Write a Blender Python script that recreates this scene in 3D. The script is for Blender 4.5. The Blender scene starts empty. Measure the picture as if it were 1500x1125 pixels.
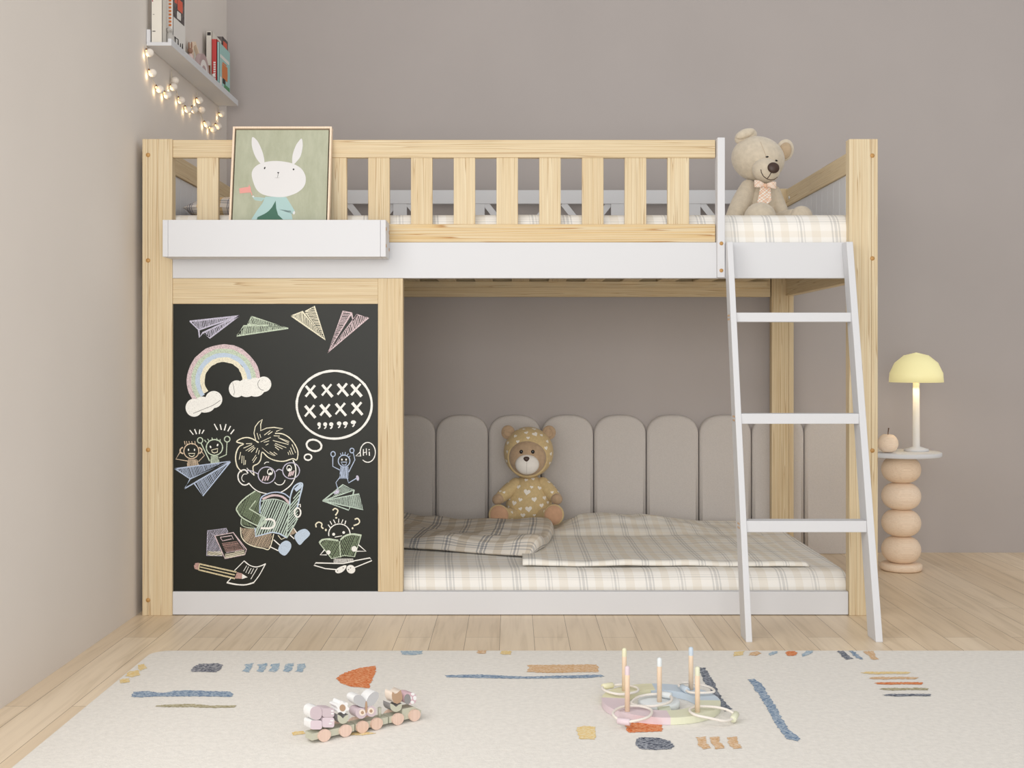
import bpy, bmesh, math, random
from mathutils import Vector, Matrix, noise
from mathutils.bvhtree import BVHTree
random.seed(7)
PI = math.pi

# ---------------------------------------------------------------- camera
CAM = Vector((0.0, -3.3, 0.7194)); F = 1752.0; CX = 750.0; CY = 520.0
cd = bpy.data.cameras.new('camera'); cam = bpy.data.objects.new('camera', cd)
bpy.context.scene.collection.objects.link(cam)
cam.location = CAM; cam.rotation_euler = (PI/2, 0, 0)
cd.sensor_width = 36; cd.sensor_fit = 'HORIZONTAL'; cd.lens = F*36/1500
cd.shift_y = -(562.5-CY)/1500
cd.clip_start = 0.05
bpy.context.scene.camera = cam
# ---------------------------------------------------------------- world, lights, exposure
sc = bpy.context.scene
sc.view_settings.view_transform = 'Standard'; sc.view_settings.look = 'None'
sc.view_settings.gamma = 1; sc.view_settings.exposure = -0.33; sc.view_settings.use_curve_mapping = False
w = bpy.data.worlds.new('world'); sc.world = w; w.use_nodes = True
wb = w.node_tree.nodes['Background']; wb.inputs[0].default_value = (1.0, 0.99, 0.98, 1); wb.inputs[1].default_value = 0.86
def area(name, loc, target, sx, sy, power, col):
    l = bpy.data.lights.new(name, 'AREA'); l.shape = 'RECTANGLE'; l.size = sx; l.size_y = sy
    l.energy = power; l.color = col
    o = bpy.data.objects.new(name, l); sc.collection.objects.link(o); o.location = loc
    o.rotation_euler = (Vector(target)-Vector(loc)).to_track_quat('-Z', 'Z').to_euler()
    return o
def point(name, loc, power, col, r=.01):
    l = bpy.data.lights.new(name, 'POINT'); l.energy = power; l.color = col; l.shadow_soft_size = r
    o = bpy.data.objects.new(name, l); sc.collection.objects.link(o); o.location = loc; return o
area('assumed_window_light', (-1.025, -1.80, 1.45), (0.85, -0.1, 0.65), 1.2, 1.2, 17, (1.0, 0.985, 0.965))  # assumed key lamp at an unseen left-wall window, lights the bed from the left
area('front_fill', (-0.05, -4.4, 1.0), (0.25, 0.5, 0.40), 1.9, 1.6, 82, (1.0, 0.98, 0.955))  # added soft fill lamp behind the camera, brightens the space under the bunk

# ---------------------------------------------------------------- helpers
C = sc.collection
def lin(c):
    return tuple(((v/255)/12.92 if v/255 <= .04045 else ((v/255+.055)/1.055)**2.4) for v in c)
def at(px, py, y):
    s = F/(y-CAM.y); return Vector(((px-CX)/s, y, CAM.z+(CY-py)/s))
def onz(px, py, z):
    d = (CAM.z-z)*F/(py-CY); return Vector(((px-CX)*d/F, CAM.y+d, z))

def new_mat(name):
    m = bpy.data.materials.new(name); m.use_nodes = True
    nt = m.node_tree; b = nt.nodes['Principled BSDF']; return m, nt, b
def N(nt, t, **k):
    n = nt.nodes.new(t)
    for a, v in k.items(): setattr(n, a, v)
    return n
def ramp(nt, stops, interp='LINEAR'):
    r = N(nt, 'ShaderNodeValToRGB'); r.color_ramp.interpolation = interp
    e = r.color_ramp.elements
    while len(e) < len(stops): e.new(.5)
    for i, (p, c) in enumerate(stops):
        e[i].position = p; e[i].color = (*c, 1) if len(c) == 3 else c
    return r
def plain(name, c, rough=.5, noise_amt=0.0, nscale=40, bump=0.0, bscale=200, spec=.5, sheen=0.0, emit=None, estr=0):
    m, nt, b = new_mat(name)
    col = lin(c); b.inputs['Base Color'].default_value = (*col, 1); b.inputs['Roughness'].default_value = rough
    b.inputs['Specular IOR Level'].default_value = spec
    tc = N(nt, 'ShaderNodeTexCoord')
    n = N(nt, 'ShaderNodeTexNoise'); n.inputs['Scale'].default_value = nscale; n.inputs['Detail'].default_value = 4
    nt.links.new(tc.outputs['Object'], n.inputs['Vector'])
    a = noise_amt
    r = ramp(nt, [(.3, tuple(v*(1-a) for v in col)), (.7, tuple(min(1, v*(1+a)) for v in col))])
    nt.links.new(n.outputs['Fac'], r.inputs['Fac']); nt.links.new(r.outputs['Color'], b.inputs['Base Color'])
    if bump:
        n2 = N(nt, 'ShaderNodeTexNoise'); n2.inputs['Scale'].default_value = bscale; n2.inputs['Detail'].default_value = 3
        nt.links.new(tc.outputs['Object'], n2.inputs['Vector'])
        bp = N(nt, 'ShaderNodeBump'); bp.inputs['Strength'].default_value = bump; bp.inputs['Distance'].default_value = .002
        nt.links.new(n2.outputs['Fac'], bp.inputs['Height']); nt.links.new(bp.outputs['Normal'], b.inputs['Normal'])
    if sheen: b.inputs['Sheen Weight'].default_value = sheen
    if emit:
        b.inputs['Emission Color'].default_value = (*lin(emit), 1); b.inputs['Emission Strength'].default_value = estr
    return m
def wood(name, axis, light, mid, dark, cross=46, along=.45, rough=.55, contrast=1.0):
    m, nt, b = new_mat(name)
    tc = N(nt, 'ShaderNodeTexCoord'); oi = N(nt, 'ShaderNodeObjectInfo')
    off = N(nt, 'ShaderNodeVectorMath', operation='SCALE'); off.inputs[0].default_value = (13.1, 7.7, 5.3)
    nt.links.new(oi.outputs['Random'], off.inputs['Scale'])
    ad = N(nt, 'ShaderNodeVectorMath', operation='ADD')
    nt.links.new(tc.outputs['Object'], ad.inputs[0]); nt.links.new(off.outputs[0], ad.inputs[1])
    mp = N(nt, 'ShaderNodeMapping'); s = [cross]*3; s['XYZ'.index(axis)] = along
    mp.inputs['Scale'].default_value = s; nt.links.new(ad.outputs[0], mp.inputs['Vector'])
    n1 = N(nt, 'ShaderNodeTexNoise'); n1.inputs['Scale'].default_value = 1.0; n1.inputs['Detail'].default_value = 2; n1.inputs['Distortion'].default_value = .15
    nt.links.new(mp.outputs[0], n1.inputs['Vector'])
    # rings : sine of noise makes thin grain lines
    mu = N(nt, 'ShaderNodeMath', operation='MULTIPLY'); mu.inputs[1].default_value = 13; nt.links.new(n1.outputs['Fac'], mu.inputs[0])
    fr = N(nt, 'ShaderNodeMath', operation='FRACT'); nt.links.new(mu.outputs[0], fr.inputs[0])
    r = ramp(nt, [(0, light), (.45, tuple((a+b_)/2 for a, b_ in zip(light, mid))), (.82, mid), (.94, dark), (1, light)])
    nt.links.new(fr.outputs[0], r.inputs['Fac'])
    mp2 = N(nt, 'ShaderNodeMapping'); s2 = [420]*3; s2['XYZ'.index(axis)] = 9
    mp2.inputs['Scale'].default_value = s2; nt.links.new(ad.outputs[0], mp2.inputs['Vector'])
    n2 = N(nt, 'ShaderNodeTexNoise'); n2.inputs['Scale'].default_value = 1; n2.inputs['Detail'].default_value = 3
    nt.links.new(mp2.outputs[0], n2.inputs['Vector'])
    mix = N(nt, 'ShaderNodeMix', data_type='RGBA', blend_type='MIX'); mix.inputs['Factor'].default_value = .62*contrast if contrast < 1.3 else .85
    mix.inputs[6].default_value = (*light, 1); nt.links.new(r.outputs['Color'], mix.inputs[7])
    r2 = ramp(nt, [(.3, (.86, .84, .80)), (.65, (1, 1, 1))]); nt.links.new(n2.outputs['Fac'], r2.inputs['Fac'])
    mm = N(nt, 'ShaderNodeMix', data_type='RGBA', blend_type='MULTIPLY'); mm.inputs['Factor'].default_value = .7
    nt.links.new(mix.outputs[2], mm.inputs[6]); nt.links.new(r2.outputs['Color'], mm.inputs[7])
    # per board tone
    tn = ramp(nt, [(0, (.93, .90, .86)), (1, (1, 1, 1))]); nt.links.new(oi.outputs['Random'], tn.inputs['Fac'])
    m3 = N(nt, 'ShaderNodeMix', data_type='RGBA', blend_type='MULTIPLY'); m3.inputs['Factor'].default_value = 1
    nt.links.new(mm.outputs[2], m3.inputs[6]); nt.links.new(tn.outputs['Color'], m3.inputs[7])
    nt.links.new(m3.outputs[2], b.inputs['Base Color'])
    b.inputs['Roughness'].default_value = rough; b.inputs['Specular IOR Level'].default_value = .2
    return m

def plaid(name, per=.186, base=(243, 240, 234), beige=(228, 219, 203), grey=(176, 176, 176), line=(200, 198, 194), vper=None, k=1.0, strong=.44):
    """fabric check in UV metres"""
    m, nt, b = new_mat(name)
    tc = N(nt, 'ShaderNodeTexCoord'); sp = N(nt, 'ShaderNodeSeparateXYZ'); nt.links.new(tc.outputs['UV'], sp.inputs[0])
    def stripes(sock, period, amt):
        d = N(nt, 'ShaderNodeMath', operation='DIVIDE'); d.inputs[1].default_value = period; nt.links.new(sock, d.inputs[0])
        f = N(nt, 'ShaderNodeMath', operation='FRACT'); nt.links.new(d.outputs[0], f.inputs[0])
        W = (1, 1, 1); B = tuple(x/y for x, y in zip(lin(beige), lin(base))); G = tuple(x/y for x, y in zip(lin(grey), lin(base))); L = tuple(x/y for x, y in zip(lin(line), lin(base)))
        st = [(0, W), (.10, G), (.125, W), (.145, G), (.185, W), (.205, G), (.23, W), (.34, B), (.46, W), (.59, L), (.605, W), (.63, G), (.66, W), (.68, L), (.70, W), (.80, B), (.93, W)]
        r = ramp(nt, st, 'CONSTANT'); nt.links.new(f.outputs[0], r.inputs['Fac'])
        mx = N(nt, 'ShaderNodeMix', data_type='RGBA'); mx.inputs['Factor'].default_value = amt
        mx.inputs[6].default_value = (1, 1, 1, 1); nt.links.new(r.outputs['Color'], mx.inputs[7]); return mx.outputs[2]
    a = stripes(sp.outputs[0], per, strong); c = stripes(sp.outputs[1], vper or per*.8, strong*.75)
    m1 = N(nt, 'ShaderNodeMix', data_type='RGBA', blend_type='MULTIPLY'); m1.inputs['Factor'].default_value = 1
    nt.links.new(a, m1.inputs[6]); nt.links.new(c, m1.inputs[7])
    m2 = N(nt, 'ShaderNodeMix', data_type='RGBA', blend_type='MULTIPLY'); m2.inputs['Factor'].default_value = 1
    m2.inputs[6].default_value = (*[v*k for v in lin(base)], 1); nt.links.new(m1.outputs[2], m2.inputs[7])
    nt.links.new(m2.outputs[2], b.inputs['Base Color'])
    b.inputs['Roughness'].default_value = .9; b.inputs['Specular IOR Level'].default_value = .15
    n2 = N(nt, 'ShaderNodeTexNoise'); n2.inputs['Scale'].default_value = 900; nt.links.new(tc.outputs['UV'], n2.inputs['Vector'])
    bp = N(nt, 'ShaderNodeBump'); bp.inputs['Strength'].default_value = .15; bp.inputs['Distance'].default_value = .001
    nt.links.new(n2.outputs['Fac'], bp.inputs['Height']); nt.links.new(bp.outputs['Normal'], b.inputs['Normal'])
    return m
def streaky(name, c, c2, rough=.95, sc_=(160, 60, 160), lo=.42, hi=.58):
    m, nt, b = new_mat(name)
    tc = N(nt, 'ShaderNodeTexCoord'); mp = N(nt, 'ShaderNodeMapping'); mp.inputs['Scale'].default_value = sc_
    nt.links.new(tc.outputs['Object'], mp.inputs['Vector'])
    n = N(nt, 'ShaderNodeTexNoise'); n.inputs['Scale'].default_value = 1; n.inputs['Detail'].default_value = 4; n.inputs['Roughness'].default_value = .7
    nt.links.new(mp.outputs[0], n.inputs['Vector'])
    r = ramp(nt, [(lo, lin(c)), (hi, lin(c2))]); nt.links.new(n.outputs['Fac'], r.inputs['Fac'])
    nt.links.new(r.outputs['Color'], b.inputs['Base Color']); b.inputs['Roughness'].default_value = rough
    b.inputs['Specular IOR Level'].default_value = .1
    return m

class MB:
    def __init__(s): s.v = []; s.f = []; s.mi = []; s.sm = []; s.uv = {}
    def add(s, vs, fs, mi=0, smooth=False, uvs=None):
        o = len(s.v); s.v += [tuple(p) for p in vs]
        for f in fs: s.f.append([i+o for i in f]); s.mi.append(mi); s.sm.append(smooth)
        if uvs:
            for i, u in enumerate(uvs): s.uv[o+i] = u
    def box(s, x0, x1, y0, y1, z0, z1, mi=0, M=None):
        vs = [Vector(p) for p in ((x0,y0,z0),(x1,y0,z0),(x1,y1,z0),(x0,y1,z0),(x0,y0,z1),(x1,y0,z1),(x1,y1,z1),(x0,y1,z1))]
        if M: vs = [M @ p for p in vs]
        s.add(vs, [(3,2,1,0),(4,5,6,7),(0,1,5,4),(1,2,6,5),(2,3,7,6),(3,0,4,7)], mi); return s
    def hexa(s, vs, mi=0):
        s.add(vs, [(3,2,1,0),(4,5,6,7),(0,1,5,4),(1,2,6,5),(2,3,7,6),(3,0,4,7)], mi); return s
    def prism(s, poly, d, mi=0, side=None, smooth=False):
        """poly: list of Vectors (planar), extruded by vector d"""
        n = len(poly); d = Vector(d); a = [Vector(p) for p in poly]; b = [p+d for p in a]
        s.add(a+b, [list(range(n)), list(range(2*n-1, n-1, -1))], mi)
        s.add(a+b, [(i, i+n, (i+1) % n+n, (i+1) % n) for i in range(n)], mi if side is None else side, smooth)
        return s
    def ell(s, c, r, R=None, nu=40, nv=24, mi=0, fn=None, cond=None):
        vs = []; fs = []
        c = Vector(c)
        for j in range(nv+1):
            th = PI*j/nv
            for i in range(nu):
                ph = 2*PI*i/nu
                p = Vector((r[0]*math.sin(th)*math.cos(ph), r[1]*math.sin(th)*math.sin(ph), r[2]*math.cos(th)))
                if fn: p = fn(p)
                if R: p = R @ p
                vs.append(p+c)
        for j in range(nv):
            for i in range(nu):
                fs.append((j*nu+i, (j+1)*nu+i, (j+1)*nu+(i+1) % nu, j*nu+(i+1) % nu))
        s.add(vs, fs, mi, True); return s
    def tube(s, pts, r, n=12, mi=0, closed=False, caps=True, round_=False):
        pts = [Vector(p) for p in pts]; m = len(pts)
        rr = r if isinstance(r, (list, tuple)) else [r]*m
        vs = []; fs = []; up = None
        for i, p in enumerate(pts):
            if closed: t = pts[(i+1) % m]-pts[i-1]
            else: t = pts[min(i+1, m-1)]-pts[max(i-1, 0)]
            t.normalize()
            if up is None:
                up = t.orthogonal().normalized()
            else:
                up = (up-t*up.dot(t)).normalized()
            b = t.cross(up)
            for k in range(n):
                a = 2*PI*k/n; vs.append(p+(up*math.cos(a)+b*math.sin(a))*rr[i])
        for i in range(m if closed else m-1):
            j = (i+1) % m
            for k in range(n): fs.append((i*n+k, i*n+(k+1) % n, j*n+(k+1) % n, j*n+k))
        if not closed and caps:
            fs.append(list(range(n))[::-1]); fs.append([(m-1)*n+k for k in range(n)])
        s.add(vs, fs, mi, True); return s
    def limb(s, a, b, ra, rb, n=24, seg=14, mi=0, bulge=0.0, flat=None):
        """tapered capsule from a to b"""
        a = Vector(a); b = Vector(b); ax = (b-a); L = ax.length; ax.normalize()
        pts = []; rr = []
        K = 8
        for i in range(K+1):
            t = PI/2*(1-i/K); pts.append(a-ax*ra*math.sin(t)); rr.append(max(1e-4, ra*math.cos(t)))
        for i in range(1, seg):
            t = i/seg; pts.append(a+ax*L*t); rr.append(ra+(rb-ra)*t+bulge*math.sin(PI*t))
        for i in range(K+1):
            t = PI/2*i/K; pts.append(b+ax*rb*math.sin(t)); rr.append(max(1e-4, rb*math.cos(t)))
        s.tube(pts, rr, n, mi); return s
    def lathe(s, c, prof, n=40, mi=0, M=None):
        vs = []; fs = []; c = Vector(c); m = len(prof)
        for (r, z) in prof:
            for k in range(n):
                a = 2*PI*k/n; p = Vector((max(r, 1e-5)*math.cos(a), max(r, 1e-5)*math.sin(a), z))
                if M: p = M @ p
                vs.append(p+c)
        for i in range(m-1):
            for k in range(n): fs.append((i*n+k, i*n+(k+1) % n, (i+1)*n+(k+1) % n, (i+1)*n+k))
        s.add(vs, fs, mi, True); return s
    def grid(s, fn, nu, nv, mi=0, uvfn=None):
        vs = []; uv = []
        for j in range(nv+1):
            for i in range(nu+1):
                u, v = i/nu, j/nv; vs.append(fn(u, v)); uv.append(uvfn(u, v) if uvfn else (u, v))
        fs = [(j*(nu+1)+i, j*(nu+1)+i+1, (j+1)*(nu+1)+i+1, (j+1)*(nu+1)+i) for j in range(nv) for i in range(nu)]
        s.add(vs, fs, mi, True, uv); return s
    def obj(s, name, mats, parent=None, local=False, bevel=0, seg=2, sub=0, solid=0, flat=False):
        me = bpy.data.meshes.new(name); me.from_pydata(s.v, [], s.f)
        if not isinstance(mats, (list, tuple)): mats = [mats]
        for m in mats: me.materials.append(m)
        for p, i, sm in zip(me.polygons, s.mi, s.sm): p.material_index = i; p.use_smooth = sm
        if s.uv:
            ul = me.uv_layers.new(name='UVMap')
            for lp in me.loops: ul.data[lp.index].uv = s.uv.get(lp.vertex_index, (0, 0))
        me.validate(); me.update()
        o = bpy.data.objects.new(name, me); C.objects.link(o)
        if parent:
            o.parent = parent
            if parent.type == 'EMPTY' and not local: o.matrix_parent_inverse = Matrix.Translation(-Vector(parent.location))
        if solid:
            md = o.modifiers.new('solid', 'SOLIDIFY'); md.thickness = solid; md.offset = -1
        if bevel:
            md = o.modifiers.new('bevel', 'BEVEL'); md.width = bevel; md.segments = seg; md.limit_method = 'ANGLE'; md.angle_limit = math.radians(40)
            md.harden_normals = False
        if sub:
            md = o.modifiers.new('sub', 'SUBSURF'); md.levels = sub; md.render_levels = sub
        return o
def tag(o, label=None, cat=None, group=None, kind=None):
    if label: o['label'] = label
    if cat: o['category'] = cat
    if group: o['group'] = group
    if kind: o['kind'] = kind
    return o
def thing(name, loc, label, cat, group=None, rotz=0):
    o = bpy.data.objects.new(name, None); C.objects.link(o); o.location = loc; o.rotation_euler = (0, 0, rotz)
    o.empty_display_size = .05
    return tag(o, label, cat, group)
def dup(root, loc, rotz, label, group=None):
    r = root.copy(); C.objects.link(r); r.location = loc; r.rotation_euler = (0, 0, rotz); tag(r, label, None, group)
    for ch in root.children:
        c = ch.copy(); C.objects.link(c); c.parent = r
        for g in ch.children:
            d = g.copy(); C.objects.link(d); d.parent = c
    return r

# ---------------------------------------------------------------- materials
PL, PM, PD = lin((228, 213, 182)), lin((214, 190, 150)), lin((170, 132, 88))
pineX = wood('pine_grain_x', 'X', PL, PM, PD); pineZ = wood('pine_grain_z', 'Z', PL, PM, PD); pineY = wood('pine_grain_y', 'Y', PL, PM, PD)
strongX = wood('pine_strong_x', 'X', PL, lin((224, 196, 146)), lin((182, 132, 74)), cross=34, contrast=2.0)
white = plain('white_lacquer', (216, 217, 220), .6, spec=.22)
brass = plain('dowel_brass', (196, 150, 90), .4)
m_wallb = plain('wall_paint_mauve', (178, 171, 168), .85, .02, 3, .05, 400)
m_walll = plain('wall_paint_white', (224, 217, 210), .85, .015, 3, .05, 400)
m_board = plain('blackboard', (26, 28, 22), .42, .12, 3, spec=.3)
m_gap = plain('dark_gap', (60, 50, 40), .8)

# floor planks
def floor_mat():
    m, nt, b = new_mat('oak_planks')
    tc = N(nt, 'ShaderNodeTexCoord'); sp = N(nt, 'ShaderNodeSeparateXYZ'); nt.links.new(tc.outputs['Object'], sp.inputs[0])
    ax = N(nt, 'ShaderNodeMath', operation='ADD'); ax.inputs[1].default_value = 8.7-.23; nt.links.new(sp.outputs[0], ax.inputs[0])
    ay = N(nt, 'ShaderNodeMath', operation='ADD'); ay.inputs[1].default_value = 10.35; nt.links.new(sp.outputs[1], ay.inputs[0])
    cb = N(nt, 'ShaderNodeCombineXYZ'); nt.links.new(ay.outputs[0], cb.inputs[0]); nt.links.new(ax.outputs[0], cb.inputs[1])
    br = N(nt, 'ShaderNodeTexBrick'); br.offset = .37; br.offset_frequency = 2; br.squash = 1
    br.inputs['Scale'].default_value = 1; br.inputs['Mortar Size'].default_value = .0006; br.inputs['Mortar Smooth'].default_value = .2
    br.inputs['Brick Width'].default_value = .95; br.inputs['Row Height'].default_value = .087; br.inputs['Bias'].default_value = 0
    br.inputs['Color1'].default_value = (*lin((238, 220, 194)), 1); br.inputs['Color2'].default_value = (*lin((224, 203, 174)), 1)
    br.inputs['Mortar'].default_value = (*lin((128, 102, 76)), 1)
    nt.links.new(cb.outputs[0], br.inputs['Vector'])
    mp = N(nt, 'ShaderNodeMapping'); mp.inputs['Scale'].default_value = (38, 2.2, 1)
    nt.links.new(tc.outputs['Object'], mp.inputs['Vector'])
    n = N(nt, 'ShaderNodeTexNoise'); n.inputs['Scale'].default_value = 1; n.inputs['Detail'].default_value = 5; n.inputs['Distortion'].default_value = 1.2
    nt.links.new(mp.outputs[0], n.inputs['Vector'])
    r = ramp(nt, [(.3, (.80, .77, .72)), (.5, (.97, .96, .95)), (.7, (1.03, 1.03, 1.02))]); nt.links.new(n.outputs['Fac'], r.inputs['Fac'])
    mm = N(nt, 'ShaderNodeMix', data_type='RGBA', blend_type='MULTIPLY'); mm.inputs['Factor'].default_value = .8
    nt.links.new(br.outputs['Color'], mm.inputs[6]); nt.links.new(r.outputs['Color'], mm.inputs[7])
    nt.links.new(mm.outputs[2], b.inputs['Base Color']); b.inputs['Roughness'].default_value = .38
    return m

# ---------------------------------------------------------------- room
LW = -1.039; BW = 1.055; XR = 2.6; YF = -3.9; ZC = 2.75
def struct(name, mb, mat, **k):
    o = mb.obj(name, mat, **k); o['kind'] = 'structure'; return o
struct('floor', MB().box(LW-.1, XR, YF, BW+.1, -.05, 0), floor_mat())
struct('wall_back', MB().box(LW-.1, XR, BW, BW+.1, 0, ZC), m_wallb)
wl = MB()
WY0, WY1, WZ0, WZ1 = -2.7, -1.02, .55, 2.35  # assumed window opening in the left wall, out of view
wl.box(LW-.1, LW, WY1, BW, 0, ZC); wl.box(LW-.1, LW, YF, WY0, 0, ZC)
wl.box(LW-.1, LW, WY0, WY1, 0, WZ0); wl.box(LW-.1, LW, WY0, WY1, WZ1, ZC)
struct('wall_left', wl, m_walll)
wf = MB()
for (a, b_) in ((WY0, WY0+.05), (WY1-.05, WY1), ((WY0+WY1)/2-.025, (WY0+WY1)/2+.025)): wf.box(LW-.07, LW-.02, a, b_, WZ0, WZ1)
wf.box(LW-.07, LW-.02, WY0, WY1, WZ0, WZ0+.05); wf.box(LW-.07, LW-.02, WY0, WY1, WZ1-.05, WZ1)
struct('assumed_window_1', wf, white)  # assumed window frame, added out of view where the key lamp stands

# ---------------------------------------------------------------- bunk bed
S0 = F/3.3
def fx(px): return (px-CX)/S0
def fz(py): return CAM.z+(CY-py)/S0
BL, BR = fx(208.3), fx(1286); PW = .0825
bed = thing('bunk_bed', (0, .5, 0), 'low white and pine bunk bed with slatted guard rail and blackboard', 'bunk bed')
ZT = 1.3156; DB = 1.02; TH = .0345
class Dowels(list):
    def obj(s, name, mat, parent):
        for (p, q, r) in s: MB().tube([p, q], r, 16).obj(name, mat, parent)
def dowel(mb, p, axis, r=.006, h=.0012):
    p = Vector(p); mb.append((p-Vector(axis)*.002, p+Vector(axis)*h, r))
# posts
for i, (x0, x1, sx) in enumerate(((BL, fx(252.3), 1), (fx(1244), BR, -1))):
    for yy in (0, DB-TH):
        mb = MB()
        seam = fx(216.5) if sx > 0 else fx(1276.5)
        mb.box(x0, seam-.0002, yy, yy+TH, 0, ZT); mb.box(seam+.0002, x1, yy, yy+TH, 0, ZT)
        po = mb.obj('post', pineZ, bed, bevel=.0016)
        if yy == 0:
            db = Dowels()
            for py in ((227, 381.5, 659, 879) if sx > 0 else (228, 378.5, 660)):
                dowel(db, (fx(217 if sx > 0 else 1277.8), 0, fz(py)), (0, -1, 0))
            db.obj('dowel', brass, po)
# guard rail front
gx0, gx1 = fx(252.3), fx(1048.5)
MB().box(gx0, gx1, .004, .026, fz(230.5), fz(204.3)).obj('guard_top_rail', pineX, bed, bevel=.002)
MB().box(gx0, gx1, .004, .026, fz(354.6), fz(328)).obj('guard_bottom_rail', strongX, bed, bevel=.002)
for k in range(12):
    a = 287.5+62.82*k
    MB().box(fx(a), fx(a+31.5), .007, .023, fz(328.3), fz(230.2)).obj('guard_slat', pineZ, bed, bevel=.0012)
# white guard end post
gp = MB().box(.564, .5845, -.018, .022, .932, 1.3165).obj('guard_end_post', white, bed, bevel=.0015)
db = Dowels()
for py in (358, 397.5): dowel(db, (.5745, -.018, fz(py)+.001), (0, -1, 0), .0052)
db.obj('dowel', brass, gp)
# main rails
MB().box(gx0, fx(1244), .003, .026, fz(407.4), fz(354.8)).obj('side_rail', white, bed, bevel=.0015)
MB().box(gx0, fx(1243.2), .003, .026, .002, fz(867)).obj('floor_rail', white, bed, bevel=.0015)
MB().box(BL+PW, BR-PW, .99, 1.012, .928, 1.03).obj('rear_rail', pineX, bed, bevel=.0015)
MB().box(BL+PW, BR-PW-.02, .955, .99, .961, .981).obj('slat_ledger', pineX, bed, bevel=.001)
MB().box(BL+PW, BR-PW-.02, .026, .055, .961, .981).obj('slat_ledger', pineX, bed, bevel=.001)
k = 0; x = BL+PW+.03
while x < BR-PW-.07:
    MB().box(x, x+.062, .03, .988, .981, .994).obj('bed_slat', pineY, bed, bevel=.001); x += .1296
# end rails and panels
for (xi, xo) in ((.981, 1.0085), (-.993, -1.0205)):
    a, b_ = min(xi, xo), max(xi, xo)
    r = MB().box(a, b_, TH, DB-TH, 1.2505, 1.3115).obj('end_top_rail', pineY, bed, bevel=.0015)
    MB().box(a, b_, TH, DB-TH, .931, 1.03).obj('end_rail', pineY, bed, bevel=.0015)
    pm = MB(); yy = TH; nb = 14; bw = (DB-2*TH)/nb
    sgn = 1 if xi > 0 else -1
    for j in range(nb):
        xa, xb = sorted((xi+sgn*.006, xi+sgn*.018))
        pm.box(xa, xb, yy+j*bw+.0004, yy+(j+1)*bw-.0004, 1.03, 1.2505)
    pm.obj('end_panel', white, bed, bevel=.002)
    if xi > 0:
        db = Dowels(); dowel(db, (xi, .93, 1.276), (-1, 0, 0), .006, .002); db.obj('screw_cap', white, r)
# rear guard
def rz(py, y=.995): return CAM.z+(CY-py)/(F/(y+3.3))
def rx(px, y=.995): return (px-CX)/(F/(y+3.3))
MB().box(BL+PW, BR-PW, .99, 1.01, 1.262, 1.311).obj('rear_guard_rail', white, bed, bevel=.0015)
for px in (586, 700, 905, 1016, 391):
    MB().box(rx(px-10), rx(px+10), .992, 1.008, 1.03, 1.262).obj('rear_guard_upright', white, bed, bevel=.001)
for (pa, pb) in ((510, 578), (598, 690), (825, 893), (917, 1006), (711, 805), (420, 490), (1028, 1110)):
    for sgn in (1, -1):
        xt = rx(pa if sgn > 0 else pb); L = .30
        m = MB(); d = Vector((sgn*.62, 0, -.78)); n_ = Vector((.78*sgn, 0, .62))*.011
        p0 = Vector((xt, .994 if sgn > 0 else 1.001, 1.264)); p1 = p0+d*L
        if p1.z < 1.031: p1 = p0+d*((p0.z-1.031)/.78)
        m.prism([p0-n_, p0+n_, p1+n_, p1-n_], (0, .006, 0)); m.obj('rear_guard_brace', white, bed)
# blackboard wall
hx0, hx1 = gx0, fx(553.5)
MB().box(hx0, hx1, .004, .024, fz(445), fz(407.6)).obj('board_header', pineX, bed, bevel=.0012)
MB().box(hx1, fx(590), .002, .036, fz(867), fz(407.6)).obj('board_upright', pineZ, bed, bevel=.0012)
board = MB().box(hx0, hx1, .010, .022, fz(867), fz(445)).obj('blackboard', m_board, bed)

# ---------------------------------------------------------------- chalk drawings (ribbons of chalk on the board)
def chalk_mat(name, c, a=.36, b_=.50):
    return streaky(name, (70, 70, 62), c, 1, (900, 900, 900), a, b_)
K = {'white': chalk_mat('chalk_white', (244, 243, 238), .30, .44), 'cream': chalk_mat('chalk_cream', (242, 236, 212), .32, .46),
     'blue': chalk_mat('chalk_blue', (188, 202, 226), .32, .46), 'green': chalk_mat('chalk_green', (212, 226, 204)), 'mint': chalk_mat('chalk_mint', (204, 222, 210)),
     'pink': chalk_mat('chalk_pink', (230, 208, 212)), 'lav': chalk_mat('chalk_lavender', (212, 208, 228)), 'tan': chalk_mat('chalk_tan', (228, 206, 180)),
     'rose': chalk_mat('chalk_rose', (204, 166, 158)), 'dark': plain('board_dark', (38, 40, 32), .6), 'yellow': chalk_mat('chalk_yellow', (226, 212, 174)),
     'sage': chalk_mat('chalk_sage', (164, 184, 150), .38, .56), 'sky': chalk_mat('chalk_sky', (196, 212, 230), .30, .44)}
KN = list(K); YB = .010
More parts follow.
